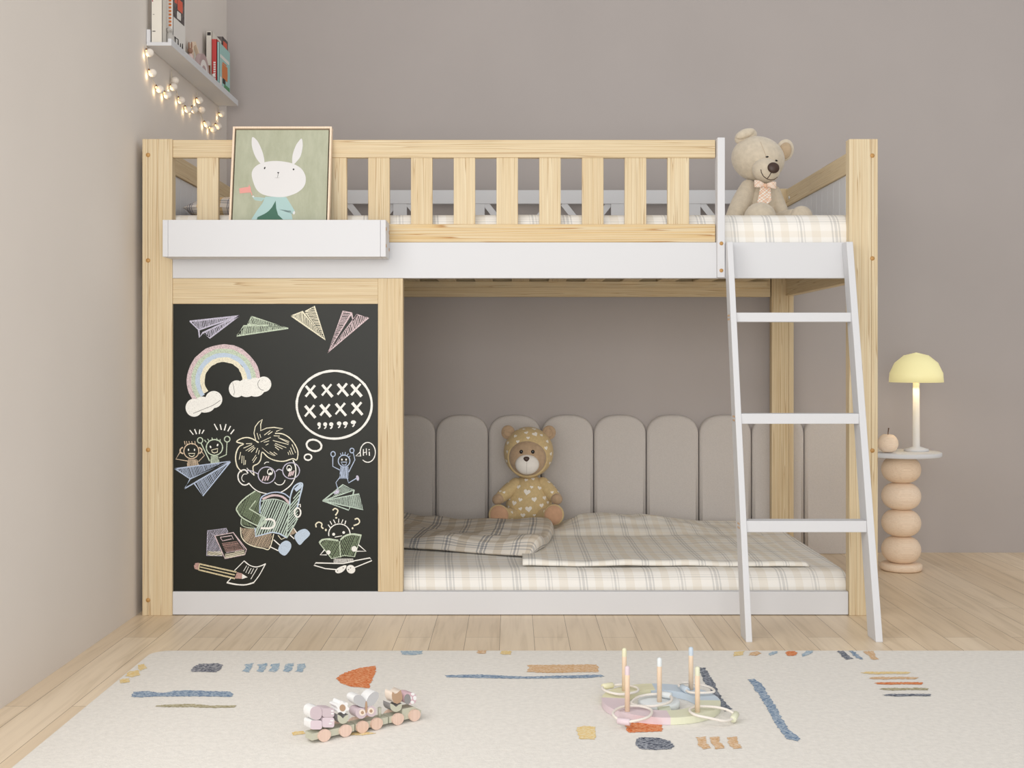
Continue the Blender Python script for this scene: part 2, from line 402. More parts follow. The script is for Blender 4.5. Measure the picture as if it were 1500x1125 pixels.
class Draw:
    def __init__(s, name, ox, oy, k):
        s.mb = MB(); s.name = name; s.ox, s.oy, s.k = ox, oy, k; s.n = 0
    def P(s, p):
        px, py = s.ox+p[0]/s.k, s.oy+p[1]/s.k
        v = at(px, py, YB); v.y = YB-.0004-s.n*1.2e-5; return v
    def smooth(s, pts, closed):
        out = []; n = len(pts)
        for i in range(n if closed else n-1):
            g = lambda j: pts[j % n] if closed else pts[max(0, min(n-1, j))]
            p0, p1, p2, p3 = g(i-1), g(i), g(i+1), g(i+2)
            for t in (0, .25, .5, .75):
                out.append(tuple(.5*((2*p1[a])+(-p0[a]+p2[a])*t+(2*p0[a]-5*p1[a]+4*p2[a]-p3[a])*t*t+(-p0[a]+3*p1[a]-3*p2[a]+p3[a])*t**3) for a in (0, 1)))
        if not closed: out.append(pts[-1])
        return out
    def line(s, pts, col='white', w=12, closed=False, sm=False, taper=False):
        if sm and len(pts) > 2: pts = s.smooth(pts, closed)
        if closed: pts = list(pts)+[pts[0]]
        s.n += 1; vs = []; n = len(pts); ws = w/2
        for i, p in enumerate(pts):
            a = pts[max(0, i-1)]; b_ = pts[min(n-1, i+1)]
            if closed and i in (0, n-1): a = pts[n-2]; b_ = pts[1]
            dx, dy = b_[0]-a[0], b_[1]-a[1]; L = math.hypot(dx, dy) or 1
            ww = ws*(1+random.uniform(-.15, .15))
            if taper: ww *= .35+.65*math.sin(PI*min(max(i/(n-1), .02), .98))
            if closed and i == n-1: ww = w0
            if i == 0: w0 = ww
            nx, ny = -dy/L*ww, dx/L*ww
            ex = 0
            if not closed and i == 0: ex = -.4*ws
            if not closed and i == n-1: ex = .4*ws
            q = (p[0]+dx/L*ex, p[1]+dy/L*ex)
            vs.append(s.P((q[0]+nx, q[1]+ny))); vs.append(s.P((q[0]-nx, q[1]-ny)))
        s.mb.add(vs, [(2*i, 2*i+1, 2*i+3, 2*i+2) for i in range(n-1)], KN.index(col)); return s
    def fill(s, pts, col='white', sm=False):
        if sm: pts = s.smooth(pts, True)
        s.n += 1; cx = sum(p[0] for p in pts)/len(pts); cy = sum(p[1] for p in pts)/len(pts)
        vs = [s.P((cx, cy))]+[s.P(p) for p in pts]; n = len(pts)
        s.mb.add(vs, [(0, i+1, (i+1) % n+1) for i in range(n)], KN.index(col)); return s
    def oval(s, cx, cy, rx_, ry_, col='white', w=12, rot=0, filled=False, a0=0, a1=360, n=36):
        pts = []
        for i in range(n+1):
            t = math.radians(a0+(a1-a0)*i/n); x, y = rx_*math.cos(t), ry_*math.sin(t); r = math.radians(rot)
            pts.append((cx+x*math.cos(r)-y*math.sin(r), cy+x*math.sin(r)+y*math.cos(r)))
        full = a1-a0 == 360
        if filled: return s.fill(pts[:-1], col)
        return s.line(pts[:-1] if full else pts, col, w, closed=full)
    def hatch(s, poly, ang, gap, w, col, jit=.2):
        s.n += 1; keep = s.n
        a = math.radians(ang); d = (math.cos(a), math.sin(a)); nrm = (-d[1], d[0])
        pr = [p[0]*nrm[0]+p[1]*nrm[1] for p in poly]; t = min(pr)+gap*.6; n = len(poly)
        while t < max(pr)-gap*.3:
            xs = []
            for i in range(n):
                p, q = poly[i], poly[(i+1) % n]; a_, b_ = pr[i]-t, pr[(i+1) % n]-t
                if a_*b_ < 0:
                    u = a_/(a_-b_); x, y = p[0]+(q[0]-p[0])*u, p[1]+(q[1]-p[1])*u; xs.append((x*d[0]+y*d[1], (x, y)))
            xs.sort()
            for j in range(0, len(xs)-1, 2):
                s.n = keep; s.line([xs[j][1], ((xs[j][1][0]+xs[j+1][1][0])/2, (xs[j][1][1]+xs[j+1][1][1])/2), xs[j+1][1]], col, w)
            t += gap*(1+random.uniform(-jit, jit))
        s.n = keep; return s
    def done(s):
        return s.mb.obj(s.name, [K[k] for k in KN], board)
A5 = (240, 440, 4.1667)
# four paper planes along the top
d = Draw('chalk_paper_plane', *A5)
d.hatch([(175,132),(440,100),(213,178)], 80, 9, 5, 'lav').hatch([(440,105),(280,222),(245,195)], 75, 9, 5, 'lav')
for l in ([(160,128),(458,95)], [(160,128),(213,180),(458,95)], [(213,180),(218,225),(238,198)], [(458,95),(238,198),(280,230),(458,95)]): d.line(l, 'lav', 9)
d.done()
d = Draw('chalk_paper_plane', *A5)
d.hatch([(537,105),(720,160),(515,143)], 70, 9, 5, 'green').hatch([(490,160),(640,152),(740,168),(460,212)], 100, 9, 5, 'green')
for l in ([(537,100),(758,168),(508,145),(537,100)], [(640,152),(488,155),(443,218),(758,170)]): d.line(l, 'green', 9)
d.done()
d = Draw('chalk_paper_plane', *A5)
d.hatch([(785,95),(845,70),(975,230)], 85, 9, 5, 'cream').hatch([(868,68),(915,40),(980,225)], 10, 10, 5, 'cream')
for l in ([(780,95),(845,68),(985,240),(780,95)], [(845,68),(862,88),(865,68),(918,35),(985,240),(865,72)]): d.line(l, 'cream', 9)
d.done()
d = Draw('chalk_paper_plane', *A5)
d.hatch([(1100,68),(1142,80),(1010,300)], 5, 10, 5, 'pink').hatch([(1180,92),(1245,106),(1010,305)], 75, 10, 6, 'pink')
for l in ([(1145,78),(1095,65),(1000,318),(1145,78)], [(1145,78),(1155,122),(1180,88),(1250,105),(1000,318),(1180,88)]): d.line(l, 'pink', 10)
d.done()
# rainbow with clouds
d = Draw('chalk_rainbow', *A5)
for r_, c_ in ((204, 'pink'), (178, 'green'), (153, 'sky'), (126, 'cream')):
    pts = []
    for i in range(30):
        t = math.radians(215-215*i/29) if r_ > 140 else math.radians(212-210*i/29)
        stretch = 1+ .02*math.sin(t)
        pts.append((365+r_*math.cos(t)*1.03, 490-r_*math.sin(t)*stretch))
    d.line(pts, c_, 29)
for (cx_, cy_, r1, r2) in ((305, 605, 52, 52), (235, 632, 50, 45), (185, 655, 52, 55), (250, 645, 60, 40)): d.oval(cx_, cy_, r1, r2, 'white', filled=True)
for (cx_, cy_, r1, r2) in ((445, 540, 48, 52), (505, 535, 60, 55), (560, 530, 60, 58), (610, 512, 46, 47)): d.oval(cx_, cy_, r1, r2, 'white', filled=True)
d.oval(610, 512, 36, 36, 'dark', 2.5, a0=90, a1=230); d.line([(420, 500), (432, 560), (425, 580)], 'dark', 2); d.line([(180, 690), (240, 665), (300, 640), (345, 610)], 'dark', 2.5, sm=True)
d.done()
# thought bubble with crosses
d = Draw('chalk_thought_bubble', *A5)
d.oval(1040, 637, 229, 207, 'white', 14, n=60)
for (x_, y_) in ((897,557),(997,550),(1092,545),(1175,548),(893,678),(987,672),(1080,665),(1180,660)):
    d.line([(x_-28, y_-32), (x_+30, y_+36)], 'white', 17); d.line([(x_+24, y_-36), (x_-30, y_+28)], 'white', 13)
for i, (x_, y_) in enumerate(((948,760),(985,760),(1022,760),(1070,755),(1108,755),(1157,748))):
    d.oval(x_, y_-4, 11+i, 12, 'white', filled=True); d.line([(x_+5, y_), (x_+4, y_+14), (x_-4, y_+22)], 'white', 9)
d.oval(917, 885, 46, 34, 'white', 12, rot=15); d.oval(880, 957, 22, 18, 'white', 9)
d.done()
# two stick children on a blue plane
A2 = (250, 610, 9.373)
d = Draw('chalk_children_on_plane', *A2)
for l in ([(265,190),(310,248)], [(330,178),(355,240)], [(402,182),(393,238)], [(457,188),(430,234)], [(600,105),(643,185)], [(680,112),(696,182)], [(760,108),(738,190)], [(822,135),(786,202)], [(870,182),(825,240)]): d.line(l, 'white', 15)
d.oval(285, 475, 103, 103, 'tan', 14)
for x_ in (190, 218, 252, 290, 332): d.line([(x_, 340), (x_+8, 385)], 'tan', 9)
d.oval(245, 458, 9, 16, 'white', filled=True); d.oval(328, 458, 9, 16, 'white', filled=True)
d.line([(243,508),(335,508),(318,542),(290,552),(262,540)], 'cream', 11, True)
d.line([(165,425),(135,450),(135,490),(170,510)], 'tan', 18, sm=True); d.line([(395,425),(425,450),(425,480),(400,508)], 'tan', 18, sm=True)
d.line([(130,490),(72,585),(235,612)], 'tan', 10); d.line([(425,480),(465,535),(385,618)], 'tan', 10)
d.hatch([(240,590),(365,590),(392,680),(218,692)], 85, 11, 7, 'tan')
d.oval(602, 425, 112, 108, 'green', 15)
for x_, dx_ in ((480,-14),(520,-10),(570,-3),(630,4),(672,8)): d.line([(x_+dx_, 285+abs(x_-590)*.35), (x_+8, 320+abs(x_-590)*.3)], 'green', 11)
d.oval(548, 418, 11, 18, 'white', filled=True, rot=-20); d.oval(645, 392, 11, 18, 'white', filled=True, rot=20)
d.line([(560,462),(648,440),(640,490),(600,502),(572,490)], 'cream', 11, True)
d.oval(405, 328, 36, 38, 'green', 13); d.oval(777, 312, 38, 38, 'green', 14)
d.line([(420,370),(535,610)], 'green', 13); d.line([(775,355),(765,525),(668,568)], 'green', 12)
d.hatch([(555,540),(650,540),(672,632),(545,648)], 85, 10, 7, 'green')
d.hatch([(90,718),(700,640),(265,850)], 70, 19, 9, 'blue').hatch([(770,650),(440,1075),(330,900)], 62, 20, 9, 'blue')
for l in ([(65,718),(818,615),(268,858),(65,718)], [(268,858),(190,992),(818,625)], [(325,918),(443,1090),(818,625)]): d.line(l, 'blue', 18)
d.done()
# reading boy
A3 = (335, 610, 9.375)
d = Draw('chalk_reading_boy', *A3)
H = 'cream'
d.line([(180,760),(120,690),(95,580),(110,480),(150,410),(205,378),(110,350),(160,310),(240,290),(320,305),(410,358)], H, 16, sm=True)
d.line([(370,320),(348,230),(365,140),(410,80),(462,40),(440,110),(440,195),(520,160),(620,150),(745,168),(655,205)], H, 13, sm=False)
d.line([(640,232),(740,240),(830,290),(900,370),(945,460),(950,540),(930,600),(880,580),(760,615),(640,605),(540,560),(460,490),(440,590),(400,650),(335,690),(350,810)], H, 15, sm=True)
for l in ([(390,230),(415,315)], [(428,245),(442,290)], [(570,195),(490,255)], [(600,208),(540,250)], [(578,285),(440,350)], [(555,335),(485,355)], [(545,375),(510,395)],
          [(240,375),(320,370)], [(205,435),(320,385)], [(235,470),(345,400)], [(270,480),(350,420)], [(310,490),(365,430)], [(400,435),(375,500)], [(420,465),(408,520)],
          [(165,490),(145,590)], [(185,540),(180,640)], [(210,545),(208,665)], [(232,600),(228,660)], [(375,530),(325,605)], [(385,560),(335,635)],
          [(620,265),(700,270)], [(680,290),(830,345)], [(610,330),(820,385)], [(640,370),(790,430)], [(630,390),(740,445)], [(640,420),(690,460)], [(460,430),(540,500),(625,540)], [(565,485),(640,535)],
          [(620,490),(665,520)], [(870,385),(920,500)], [(850,430),(885,520)], [(835,470),(858,525)], [(815,490),(825,525)], [(700,300),(825,365)]):
    d.line(l, H, 9, taper=len(l) > 2)
W = 'white'
d.line([(265,780),(230,735),(170,745),(130,800),(140,880),(190,935),(240,940),(280,918)], W, 17, sm=True)
d.line([(250,790),(205,795),(180,840),(190,880),(215,895)], W, 10, sm=True)
d.line([(280,918),(340,985),(420,1035),(520,1060)], W, 13, sm=True); d.line([(885,600),(920,700),(915,820),(870,920),(800,990),(720,1040)], W, 15, sm=True)
d.line([(250,710),(350,810)], W, 9)
d.line([(490,650),(515,628),(552,628)], W, 10, sm=True)
d.line([(632,905),(670,935),(720,938),(755,915),(775,875)], W, 12, sm=True)
d.oval(523, 805, 117, 112, 'lav', 13); d.oval(858, 745, 115, 110, 'lav', 13)
d.line([(650,755),(690,725),(740,745)], 'lav', 13, sm=True); d.line([(255,740),(320,750),(405,790)], 'lav', 14, sm=True)
d.oval(568, 762, 34, 40, W, 11, rot=-10); d.oval(832, 710, 32, 40, W, 11, rot=-10); d.oval(575, 785, 20, 18, W, filled=True); d.oval(835, 730, 20, 20, W, filled=True)
for (x_, y_) in ((475,850),(510,850),(545,845),(835,790),(860,785),(888,775)): d.line([(x_+10, y_-28), (x_-12, y_+30)], 'pink', 19)
# body (coordinates from the next view)
d.ox, d.oy, d.k = 335, 700, 9.377
d.hatch([(360,180),(440,215),(430,480),(280,430),(420,520),(500,570),(430,665),(120,470),(115,410)], 112, 17, 8, 'sage')
d.hatch([(175,560),(370,680),(190,640)], 80, 16, 8, 'sage')
d.line([(365,180),(210,290),(112,410),(125,470),(180,540),(280,600),(415,665)], 'green', 18, sm=True)
d.line([(370,315),(285,425),(490,545)], 'green', 17); d.line([(490,545),(500,590),(460,640),(415,668)], 'green', 34, sm=True)
d.line([(175,560),(175,640),(250,680),(360,690)], 'green', 11, sm=True)
d.hatch([(170,690),(360,700),(370,800),(600,760),(560,965),(330,930),(210,850)], 115, 15, 7, 'tan')
d.line([(165,680),(175,800),(230,880),(330,935),(470,965),(560,972),(620,770)], 'cream', 13, sm=True)
d.line([(680,790),(725,845),(780,820)], 'cream', 10); d.hatch([(820,775),(880,670),(930,750),(870,780)], 60, 14, 8, 'tan')
d.hatch([(440,330),(600,290),(830,370),(790,800),(650,745),(370,790),(365,690),(430,600)], 113, 30, 17, 'mint')
d.hatch([(850,350),(985,130),(940,560),(810,760)], 130, 27, 14, 'mint')
d.line([(430,480),(440,290),(520,225),(640,195),(760,215),(835,270)], 'blue', 17, sm=True); d.line([(470,290),(600,240),(740,260),(835,350)], 'pink', 30, sm=True)
d.line([(450,320),(600,290),(740,320),(840,380)], 'mint', 14, sm=True)
d.line([(840,360),(850,250),(900,120),(985,70),(1015,100),(985,230),(945,400)], 'sky', 20, sm=True); d.fill([(900,150),(985,75),(1015,105),(985,150),(930,190)], 'sky')
d.line([(945,560),(905,640),(800,820)], 'mint', 18, sm=True); d.line([(845,370),(820,560),(790,815)], 'mint', 20)
d.line([(365,690),(368,805),(600,745),(700,765),(795,820)], 'sky', 19)
d.line([(510,570),(580,568),(630,600),(625,660),(570,690),(445,690)], W, 28, sm=True)
d.oval(948, 475, 42, 62, W, 20); d.line([(955,370),(985,360),(985,400)], W, 13)
d.line([(620,850),(705,925)], W, 14); d.line([(580,950),(680,998)], W, 14); d.line([(895,690),(945,765)], W, 12); d.line([(845,785),(900,835)], W, 14)
d.fill([(680,985),(720,900),(790,860),(850,890),(860,950),(830,1010),(775,1065),(720,1045)], 'sky', sm=True)
d.fill([(905,800),(960,730),(1050,700),(1110,745),(1110,790),(1040,860),(980,920),(930,870)], 'sky', sm=True)
d.done()
# jumping child, green plane, speech bubble
d = Draw('chalk_jumping_child', 450, 640, 9.373)
d.hatch([(340,830),(490,660),(630,720),(300,850)], 28, 18, 8, 'mint').hatch([(240,878),(710,785),(765,985)], 84, 15, 8, 'mint')
for l in ([(215,878),(490,655),(645,728),(215,878)], [(645,728),(630,790)], [(215,878),(710,782),(768,998),(215,878)], [(215,878),(570,1005),(590,960)]): d.line(l, 'mint', 16)
d.oval(507, 330, 80, 80, 'blue', 13)
for l in ([(455,225),(468,250)], [(485,212),(490,245)], [(525,210),(518,245)], [(565,230),(548,255)], [(590,262),(572,278)]): d.line(l, 'blue', 9)
d.oval(477, 312, 10, 15, W, filled=True); d.oval(534, 312, 10, 15, W, filled=True); d.line([(465,345),(545,345),(530,385),(490,388)], 'blue', 12, True)
d.hatch([(462,410),(560,410),(568,570),(445,570)], 85, 12, 9, 'blue'); d.line([(462,410),(445,570),(568,570),(560,410)], 'blue', 10)
d.oval(356, 235, 30, 34, 'blue', 13); d.oval(615, 187, 28, 32, 'blue', 13)
d.line([(352,275),(352,405),(450,455)], 'blue', 11); d.line([(635,222),(655,315),(572,480)], 'blue', 11)
d.line([(440,565),(395,625),(418,705)], 'blue', 11); d.line([(552,570),(568,632),(680,565)], 'blue', 13); d.oval(692, 565, 20, 38, 'lav', filled=True, rot=-10)
d.fill([(360,770),(420,710),(445,740),(425,780),(380,785)], 'lav')
d.oval(832, 212, 104, 136, W, 13, a0=158, a1=490); d.line([(735,262),(668,262),(728,205)], W, 11)
d.line([(772,170),(772,255)], W, 13); d.line([(812,160),(815,245)], W, 12); d.line([(772,220),(812,208)], W, 10)
d.line([(852,205),(855,255)], W, 14); d.oval(850, 175, 9, 9, W, filled=True)
d.done()
# puzzled child with open book
d = Draw('chalk_puzzled_child', 450, 735, 10.227)
def q(pts): d.line(pts, 'cream', 20, sm=True)
q([(385,125),(415,100),(455,120),(455,155),(425,200)]); d.oval(435, 240, 15, 13, 'cream', filled=True)
q([(135,378),(130,335),(175,305),(220,330),(215,375),(240,400)]); d.oval(280, 422, 15, 18, 'cream', filled=True)
q([(715,262),(755,250),(785,290),(765,330),(700,355)]); d.oval(680, 397, 14, 16, 'cream', filled=True)
d.oval(482, 480, 160, 148, W, 15, a0=168, a1=362)
for l in ([(315,345),(345,385)], [(343,292),(370,340)], [(395,270),(420,320)], [(475,255),(470,310)], [(535,268),(515,318)], [(578,285),(565,335)]): d.line(l, W, 13)
d.oval(397, 487, 22, 22, W, filled=True); d.oval(547, 460, 20, 20, W, filled=True); d.line([(415,530),(520,510)], W, 12)
d.hatch([(190,620),(300,560),(480,590),(500,830),(360,845)], 118, 22, 10, 'sage').hatch([(490,590),(600,500),(800,505),(710,820),(510,820)], 112, 23, 10, 'sage')
d.line([(185,610),(230,570),(320,560),(460,580)], 'green', 26, sm=True); d.line([(500,570),(570,510),(680,485),(810,505)], 'green', 26, sm=True)
d.line([(485,590),(500,830)], 'green', 15); d.line([(185,620),(365,850),(500,820),(560,800),(710,825),(808,505)], 'green', 13)
d.oval(318, 757, 32, 32, W, filled=True); d.oval(705, 705, 42, 42, W, filled=True)
d.line([(260,720),(195,795),(290,795)], W, 17); d.line([(770,645),(880,740),(740,740)], W, 17)
d.hatch([(395,850),(690,850),(690,905),(400,920)], 80, 11, 6, W); d.line([(400,850),(408,930)], W, 9)
d.line([(700,885),(940,840),(970,880),(700,990)], W, 15); d.line([(700,890),(540,925),(130,915),(100,950),(270,1000),(430,1015)], W, 17)
d.fill([(420,1030),(480,980),(580,950),(575,1000),(520,1055),(450,1070)], W, sm=True); d.oval(655, 1010, 68, 62, W, filled=True, rot=40)
for (x_, y_) in ((455,1035),(540,990),(618,1015),(650,990)): d.oval(x_, y_, 9, 7, 'dark', filled=True)
d.done()
# books, pencil and paper
d = Draw('chalk_books', 270, 760, 10.715)
d.hatch([(365,180),(660,150),(690,230),(480,260),(620,560),(360,500)], 115, 17, 7, 'lav'); d.line([(480,260),(365,185),(660,148),(685,205)], 'lav', 9)
d.line([(365,185),(352,575),(600,580)], 'lav', 10); d.hatch([(365,510),(590,510),(600,575),(360,575)], 10, 14, 7, 'cream')
d.hatch([(590,380),(820,340),(920,480),(650,520)], 172, 20, 8, 'rose'); d.line([(480,268),(770,215),(975,480),(950,560),(640,625),(480,268)], 'pink', 14)
d.line([(780,235),(945,480),(655,530)], 'pink', 10); d.hatch([(640,545),(940,490),(950,560),(640,620)], 172, 14, 8, 'cream'); d.line([(565,290),(745,262),(770,320)], 'pink', 12); d.line([(570,300),(600,345),(740,315)], 'pink', 12)
d.done()
d = Draw('chalk_pencil_and_paper', 270, 760, 10.715)
d.line([(940,660),(1020,725),(1120,755),(1210,735),(1275,705)], W, 16, sm=True); d.line([(1275,705),(1180,880),(1090,1000)], W, 14, sm=True)
d.line([(1090,1000),(960,1035),(820,1030),(670,1000)], W, 22, sm=True); d.line([(670,1000),(740,925)], W, 12); d.line([(790,810),(940,660)], W, 12)
for l in ([(980,735),(930,820)], [(1010,750),(965,845)], [(1050,775),(1005,860)], [(1090,780),(1045,865)], [(1145,775),(1045,945)]): d.line(l, W, 9)
d.line([(230,705),(815,835)], 'yellow', 22); d.line([(250,755),(790,880)], 'yellow', 18); d.line([(230,800),(790,935)], 'yellow', 24); d.line([(240,705),(225,800)], 'yellow', 16)
d.fill([(225,690),(238,700),(215,800),(165,785),(150,735),(175,695)], 'rose'); d.fill([(830,835),(915,860),(900,940),(790,935)], 'rose'); d.fill([(910,865),(995,915),(905,945)], W)
d.done()

# ---------------------------------------------------------------- mattresses, blankets, pillow
plaid_m = plaid('plaid_sheet'); plaid_b = plaid('plaid_blanket', .20, base=(224, 217, 206), beige=(206, 194, 176), grey=(150, 150, 152), line=(178, 174, 168), strong=.75)
plaid_q = plaid('plaid_quilt', .19, base=(243, 240, 232), beige=(230, 220, 202))
plaid_p = plaid('plaid_pillow', .12, base=(232, 224, 216), beige=(226, 196, 150), grey=(160, 158, 164), strong=1.0)
m_white_fab = plain('white_cotton', (238, 235, 230), .9, .02, 60, .1, 300, .1)
def mattress(name, x0, x1, y0, y1, z0, z1, r, label, cat, bump=.0):
    def fn(u, v):
        # v: arc around the front edge, over the top, then down the back
        H = z1-z0; L1 = H-r; L2 = PI*r/2; L3 = (y1-y0-2*r); tot = 2*L1+2*L2+L3; t = v*tot
        if t < L1: y, z = y0, z0+t
        elif t < L1+L2: a = (t-L1)/r; y, z = y0+r-r*math.cos(a), z1-r+r*math.sin(a)
        elif t < L1+L2+L3: y, z = y0+r+t-L1-L2, z1
        elif t < L1+2*L2+L3: a = (t-L1-L2-L3)/r; y, z = y1-r+r*math.sin(a), z1-r+r*math.cos(a)
        else: y, z = y1, z1-r-(t-L1-2*L2-L3)
        x = x0+(x1-x0)*u
        e = min(u, 1-u)*(x1-x0)
        rr = r*.35
        if e < rr and z > z0+.02: z -= (rr-math.sqrt(max(0, rr*rr-(rr-e)**2)))*((z-z0)/H)
        if bump: z += bump*noise.noise((x*4, y*4, z1*3))*min(1, max(0, (z-z0)/H))
        return (x, y, z)
    H = z1-z0; tot = 2*(H-r)+PI*r+(y1-y0-2*r)
    mb = MB().grid(fn, 120, 90, 0, lambda u, v: (u*(x1-x0)+.03*math.sin(v*tot*3), v*tot))
    # end caps
    for u in (0, 1):
        pts = [fn(u, j/90) for j in range(91)]
        mb.add(pts+[(pts[0][0], (y0+y1)/2, z0)], [[i, i+1, 91] for i in range(90)], 0, False, [(p[1], p[2]) for p in pts]+[(.5, 0)])
    o = mb.obj(name, plaid_m); tag(o, label, cat); return o
mattress('mattress', BL+PW-.045, .972, .029, .986, .996, 1.114, .045, 'plaid covered mattress on the upper bunk', 'mattress', .002)
mattress('mattress', -.94, .948, .036, .985, .004, .116, .05, 'plaid covered mattress on the lower bunk close to the floor', 'mattress', .003)
# quilt spread on the right of the lower bunk
def sheet(name, mat, label, cat, pos, nu, nv, sx, sy, thick, sub=0):
    mb = MB().grid(pos, nu, nv, 0, lambda u, v: (u*sx, v*sy)); o = mb.obj(name, mat, solid=thick); tag(o, label, cat); return o
ZM = .1165
def quilt(u, v):
    x = .03+u*(.815-.03*v)-.0*v; y = .095+v*.84
    h = .010+.008*abs(noise.noise((x*3, y*5, 1.7)))+.006*max(0, noise.noise((x*9, y*7, 4.2)))
    # heap at the back
    hb = max(0, 1-((v-.82)/.22)**2)*max(0, 1-((u-.40)/.42)**2)
    h += .040*hb+.014*hb*noise.noise((x*11, y*14, 2))
    e = min(v*.84, (1-u)*.96, (1-v)*.84)
    h *= min(1, .25+e/.015)
    k_ = max(0, min(1, (x-.13)/.10)); k2 = max(0, min(1, (y-.62)/.12))
    h *= 1-k2*(1-k_)*.85
    return (x, y, ZM+h+.004)
sheet('quilt', plaid_q, 'pale cream plaid quilt spread flat behind the ladder on the lower mattress', 'quilt', quilt, 110, 90, .96, .84, .006)
def blanket(u, v):
    # the right end turns over and under itself
    if u > .86:
        a = (u-.86)/.14*PI; q = blanket_top(1.0, v); r = (q[2]-ZM)*.42; d = Vector((.93, .25))
        return (q[0]+d.x*r*math.sin(a), q[1]+d.y*r*math.sin(a), q[2]-r*(1-math.cos(a)))
    return blanket_top(u/.86, v)
def blanket_top(u, v):
    # corners: front-left, front-right, back-right, back-left
    A, B, Cc, D = Vector((-.55, .50)), Vector((.045, .235)), Vector((.20, .54)), Vector((-.50, .88))
    Cb = Vector((.11, .71))
    p = (A*(1-u)+B*u)*(1-v)+(D*(1-u)+(Cc*(1-v)+Cb*v)*u)*v
    h = .016
    fold = math.sin((p.x*.6+p.y*1.0)*22+3*noise.noise((p.x*3, p.y*3, .3)))
    h += .016*(fold*.5+.5)**1.5*(1-.3*v)+.010*abs(noise.noise((p.x*5+3, p.y*9, 2.2))) + .014*max(0, noise.noise((p.x*6, p.y*6, 7)))+.018*v*(.5+.5*math.sin(p.x*13+1.2))
    h += .022*math.exp(-((u-.10)/.12)**2)*math.exp(-((v-.75)/.3)**2)
    e = v*.45
    h += .014*math.exp(-((u-1)/.12)**2)*(.6+.4*math.sin(v*9))
    h = .0105+(h+.001)*min(1, e/.03)
    return (p.x, p.y, ZM+h)
sheet('blanket', plaid_b, 'rumpled beige and grey plaid blanket beside the blackboard on the lower bunk', 'blanket', blanket, 90, 70, .66, .60, .009)
def pillow(u, v):
    x = -.975+u*.40; y = .24+v*.66
    a, b_ = 2*u-1, 2*v-1
    t = max(0, (1-a**4))**.5*max(0, (1-b_**4))**.5
    return (x+.012*a*(1-b_*b_), y+.012*b_*(1-a*a), a, b_, t)
mb = MB()
mb.grid(lambda u, v: (lambda r: (r[0], r[1], 1.155+.052*r[4]+.003*noise.noise((r[0]*14, r[1]*14, 0))))(pillow(u, v)), 40, 40, 0, lambda u, v: (u*.4, v*.66))
mb.grid(lambda u, v: (lambda r: (r[0], r[1], 1.155-.036*r[4]))(pillow(1-u, v)), 40, 40, 0, lambda u, v: (u*.4, v*.66))
tag(mb.obj('pillow', plaid_p), 'plaid pillow with ochre checks lying at the left end of the upper bunk', 'pillow')

# ---------------------------------------------------------------- headboard cushions
m_cush = plain('headboard_linen', (204, 198, 193), .95, .04, 250, .25, 500, .1, .15)
SP = F/(1.038+3.3)
def cushion_mesh():
    W_ = 77/SP; H_ = .5022; n = 22; mb = MB()
    outl = []
    a, b_ = W_/2-.0012, .072
    outl.append((-a, 0))
    for i in range(n+1):
        t = PI-PI*i/n
        c_, s_ = math.cos(t), math.sin(t)
        outl.append((a*math.copysign(abs(c_)**.78, c_), H_-b_+b_*abs(s_)**.9))
    outl.append((a, 0))
    layers = ((1.0, .0275), (.998, .012), (.985, .004), (.955, .0012), (.88, 0))
    rings = []
    for (k, y) in layers:
        rings.append([Vector((p[0]*(1-(1-k)*1.0), 1.027+y, .001+(p[1]-.001)*(1-(1-k)*.45) if p[1] > .0 else .001)) for p in outl])
    m = len(outl); vs = [p for r in rings for p in r]; fs = []
    for j in range(len(rings)-1):
        for i in range(m): fs.append((j*m+i, j*m+(i+1) % m, (j+1)*m+(i+1) % m, (j+1)*m+i))
    mb.add(vs, fs, 0, True)
    mb.add(rings[-1], [list(range(m))], 0, False)
    return mb
cm = cushion_mesh()
first = cm.obj('headboard_cushion', m_cush)
places = ['in the left wall corner, behind the blackboard', 'second from the left corner, behind the blackboard', 'third from the left corner, behind the blackboard',
 'half hidden by the upright beside the blackboard', 'first whole one right of the blackboard', 'behind the left arm of the hooded bear', 'behind the right arm of the hooded bear',
 'second right of the hooded bear', 'third right of the hooded bear', 'just left of the white ladder', 'partly behind the rear pine post', 'rightmost, seen through the ladder']
for i in range(12):
    o = first if i == 0 else first.copy()
    if i: C.objects.link(o)
    o.location.x = (330.5+77*i+38.5-CX)/SP
    tag(o, 'grey rounded wall cushion '+places[i], 'headboard cushion', 'grey headboard cushions along the back wall')

# ---------------------------------------------------------------- ladder
lad = thing('ladder', (.757, -.2, 0), 'white wooden ladder with three rungs leaning on the upper bunk', 'ladder')
def stile(x0, x1):
    yb, yt, zt = -.306, -.042, 1.028; d1 = .070; d2 = .044
    return MB().hexa([Vector(p) for p in ((x0, yb, 0), (x1, yb, 0), (x1, yb+d1, 0), (x0, yb+d1, 0), (x0, yt, zt), (x1, yt, zt), (x1, yt+d2, zt), (x0, yt+d2, zt))])
sl = stile(.586, .602).obj('stile', white, lad, bevel=.0015); stile(.911, .929).obj('stile', white, lad, bevel=.0015)
for (zt, zb, yf) in ((.8333, .8083, -.0875), (.5654, .5385, -.161), (.2933, .264, -.229)):
    MB().box(.602, .911, yf, yf+.042, zb, zt).obj('rung', white, lad, bevel=.0015)
    db = Dowels()
    for dy in (.012, .028):
        for dz in (-.005, .005): dowel(db, (.586, yf+dy, (zt+zb)/2+dz), (-1, 0, 0), .0028, .001)
    db.obj('screw', brass, sl)

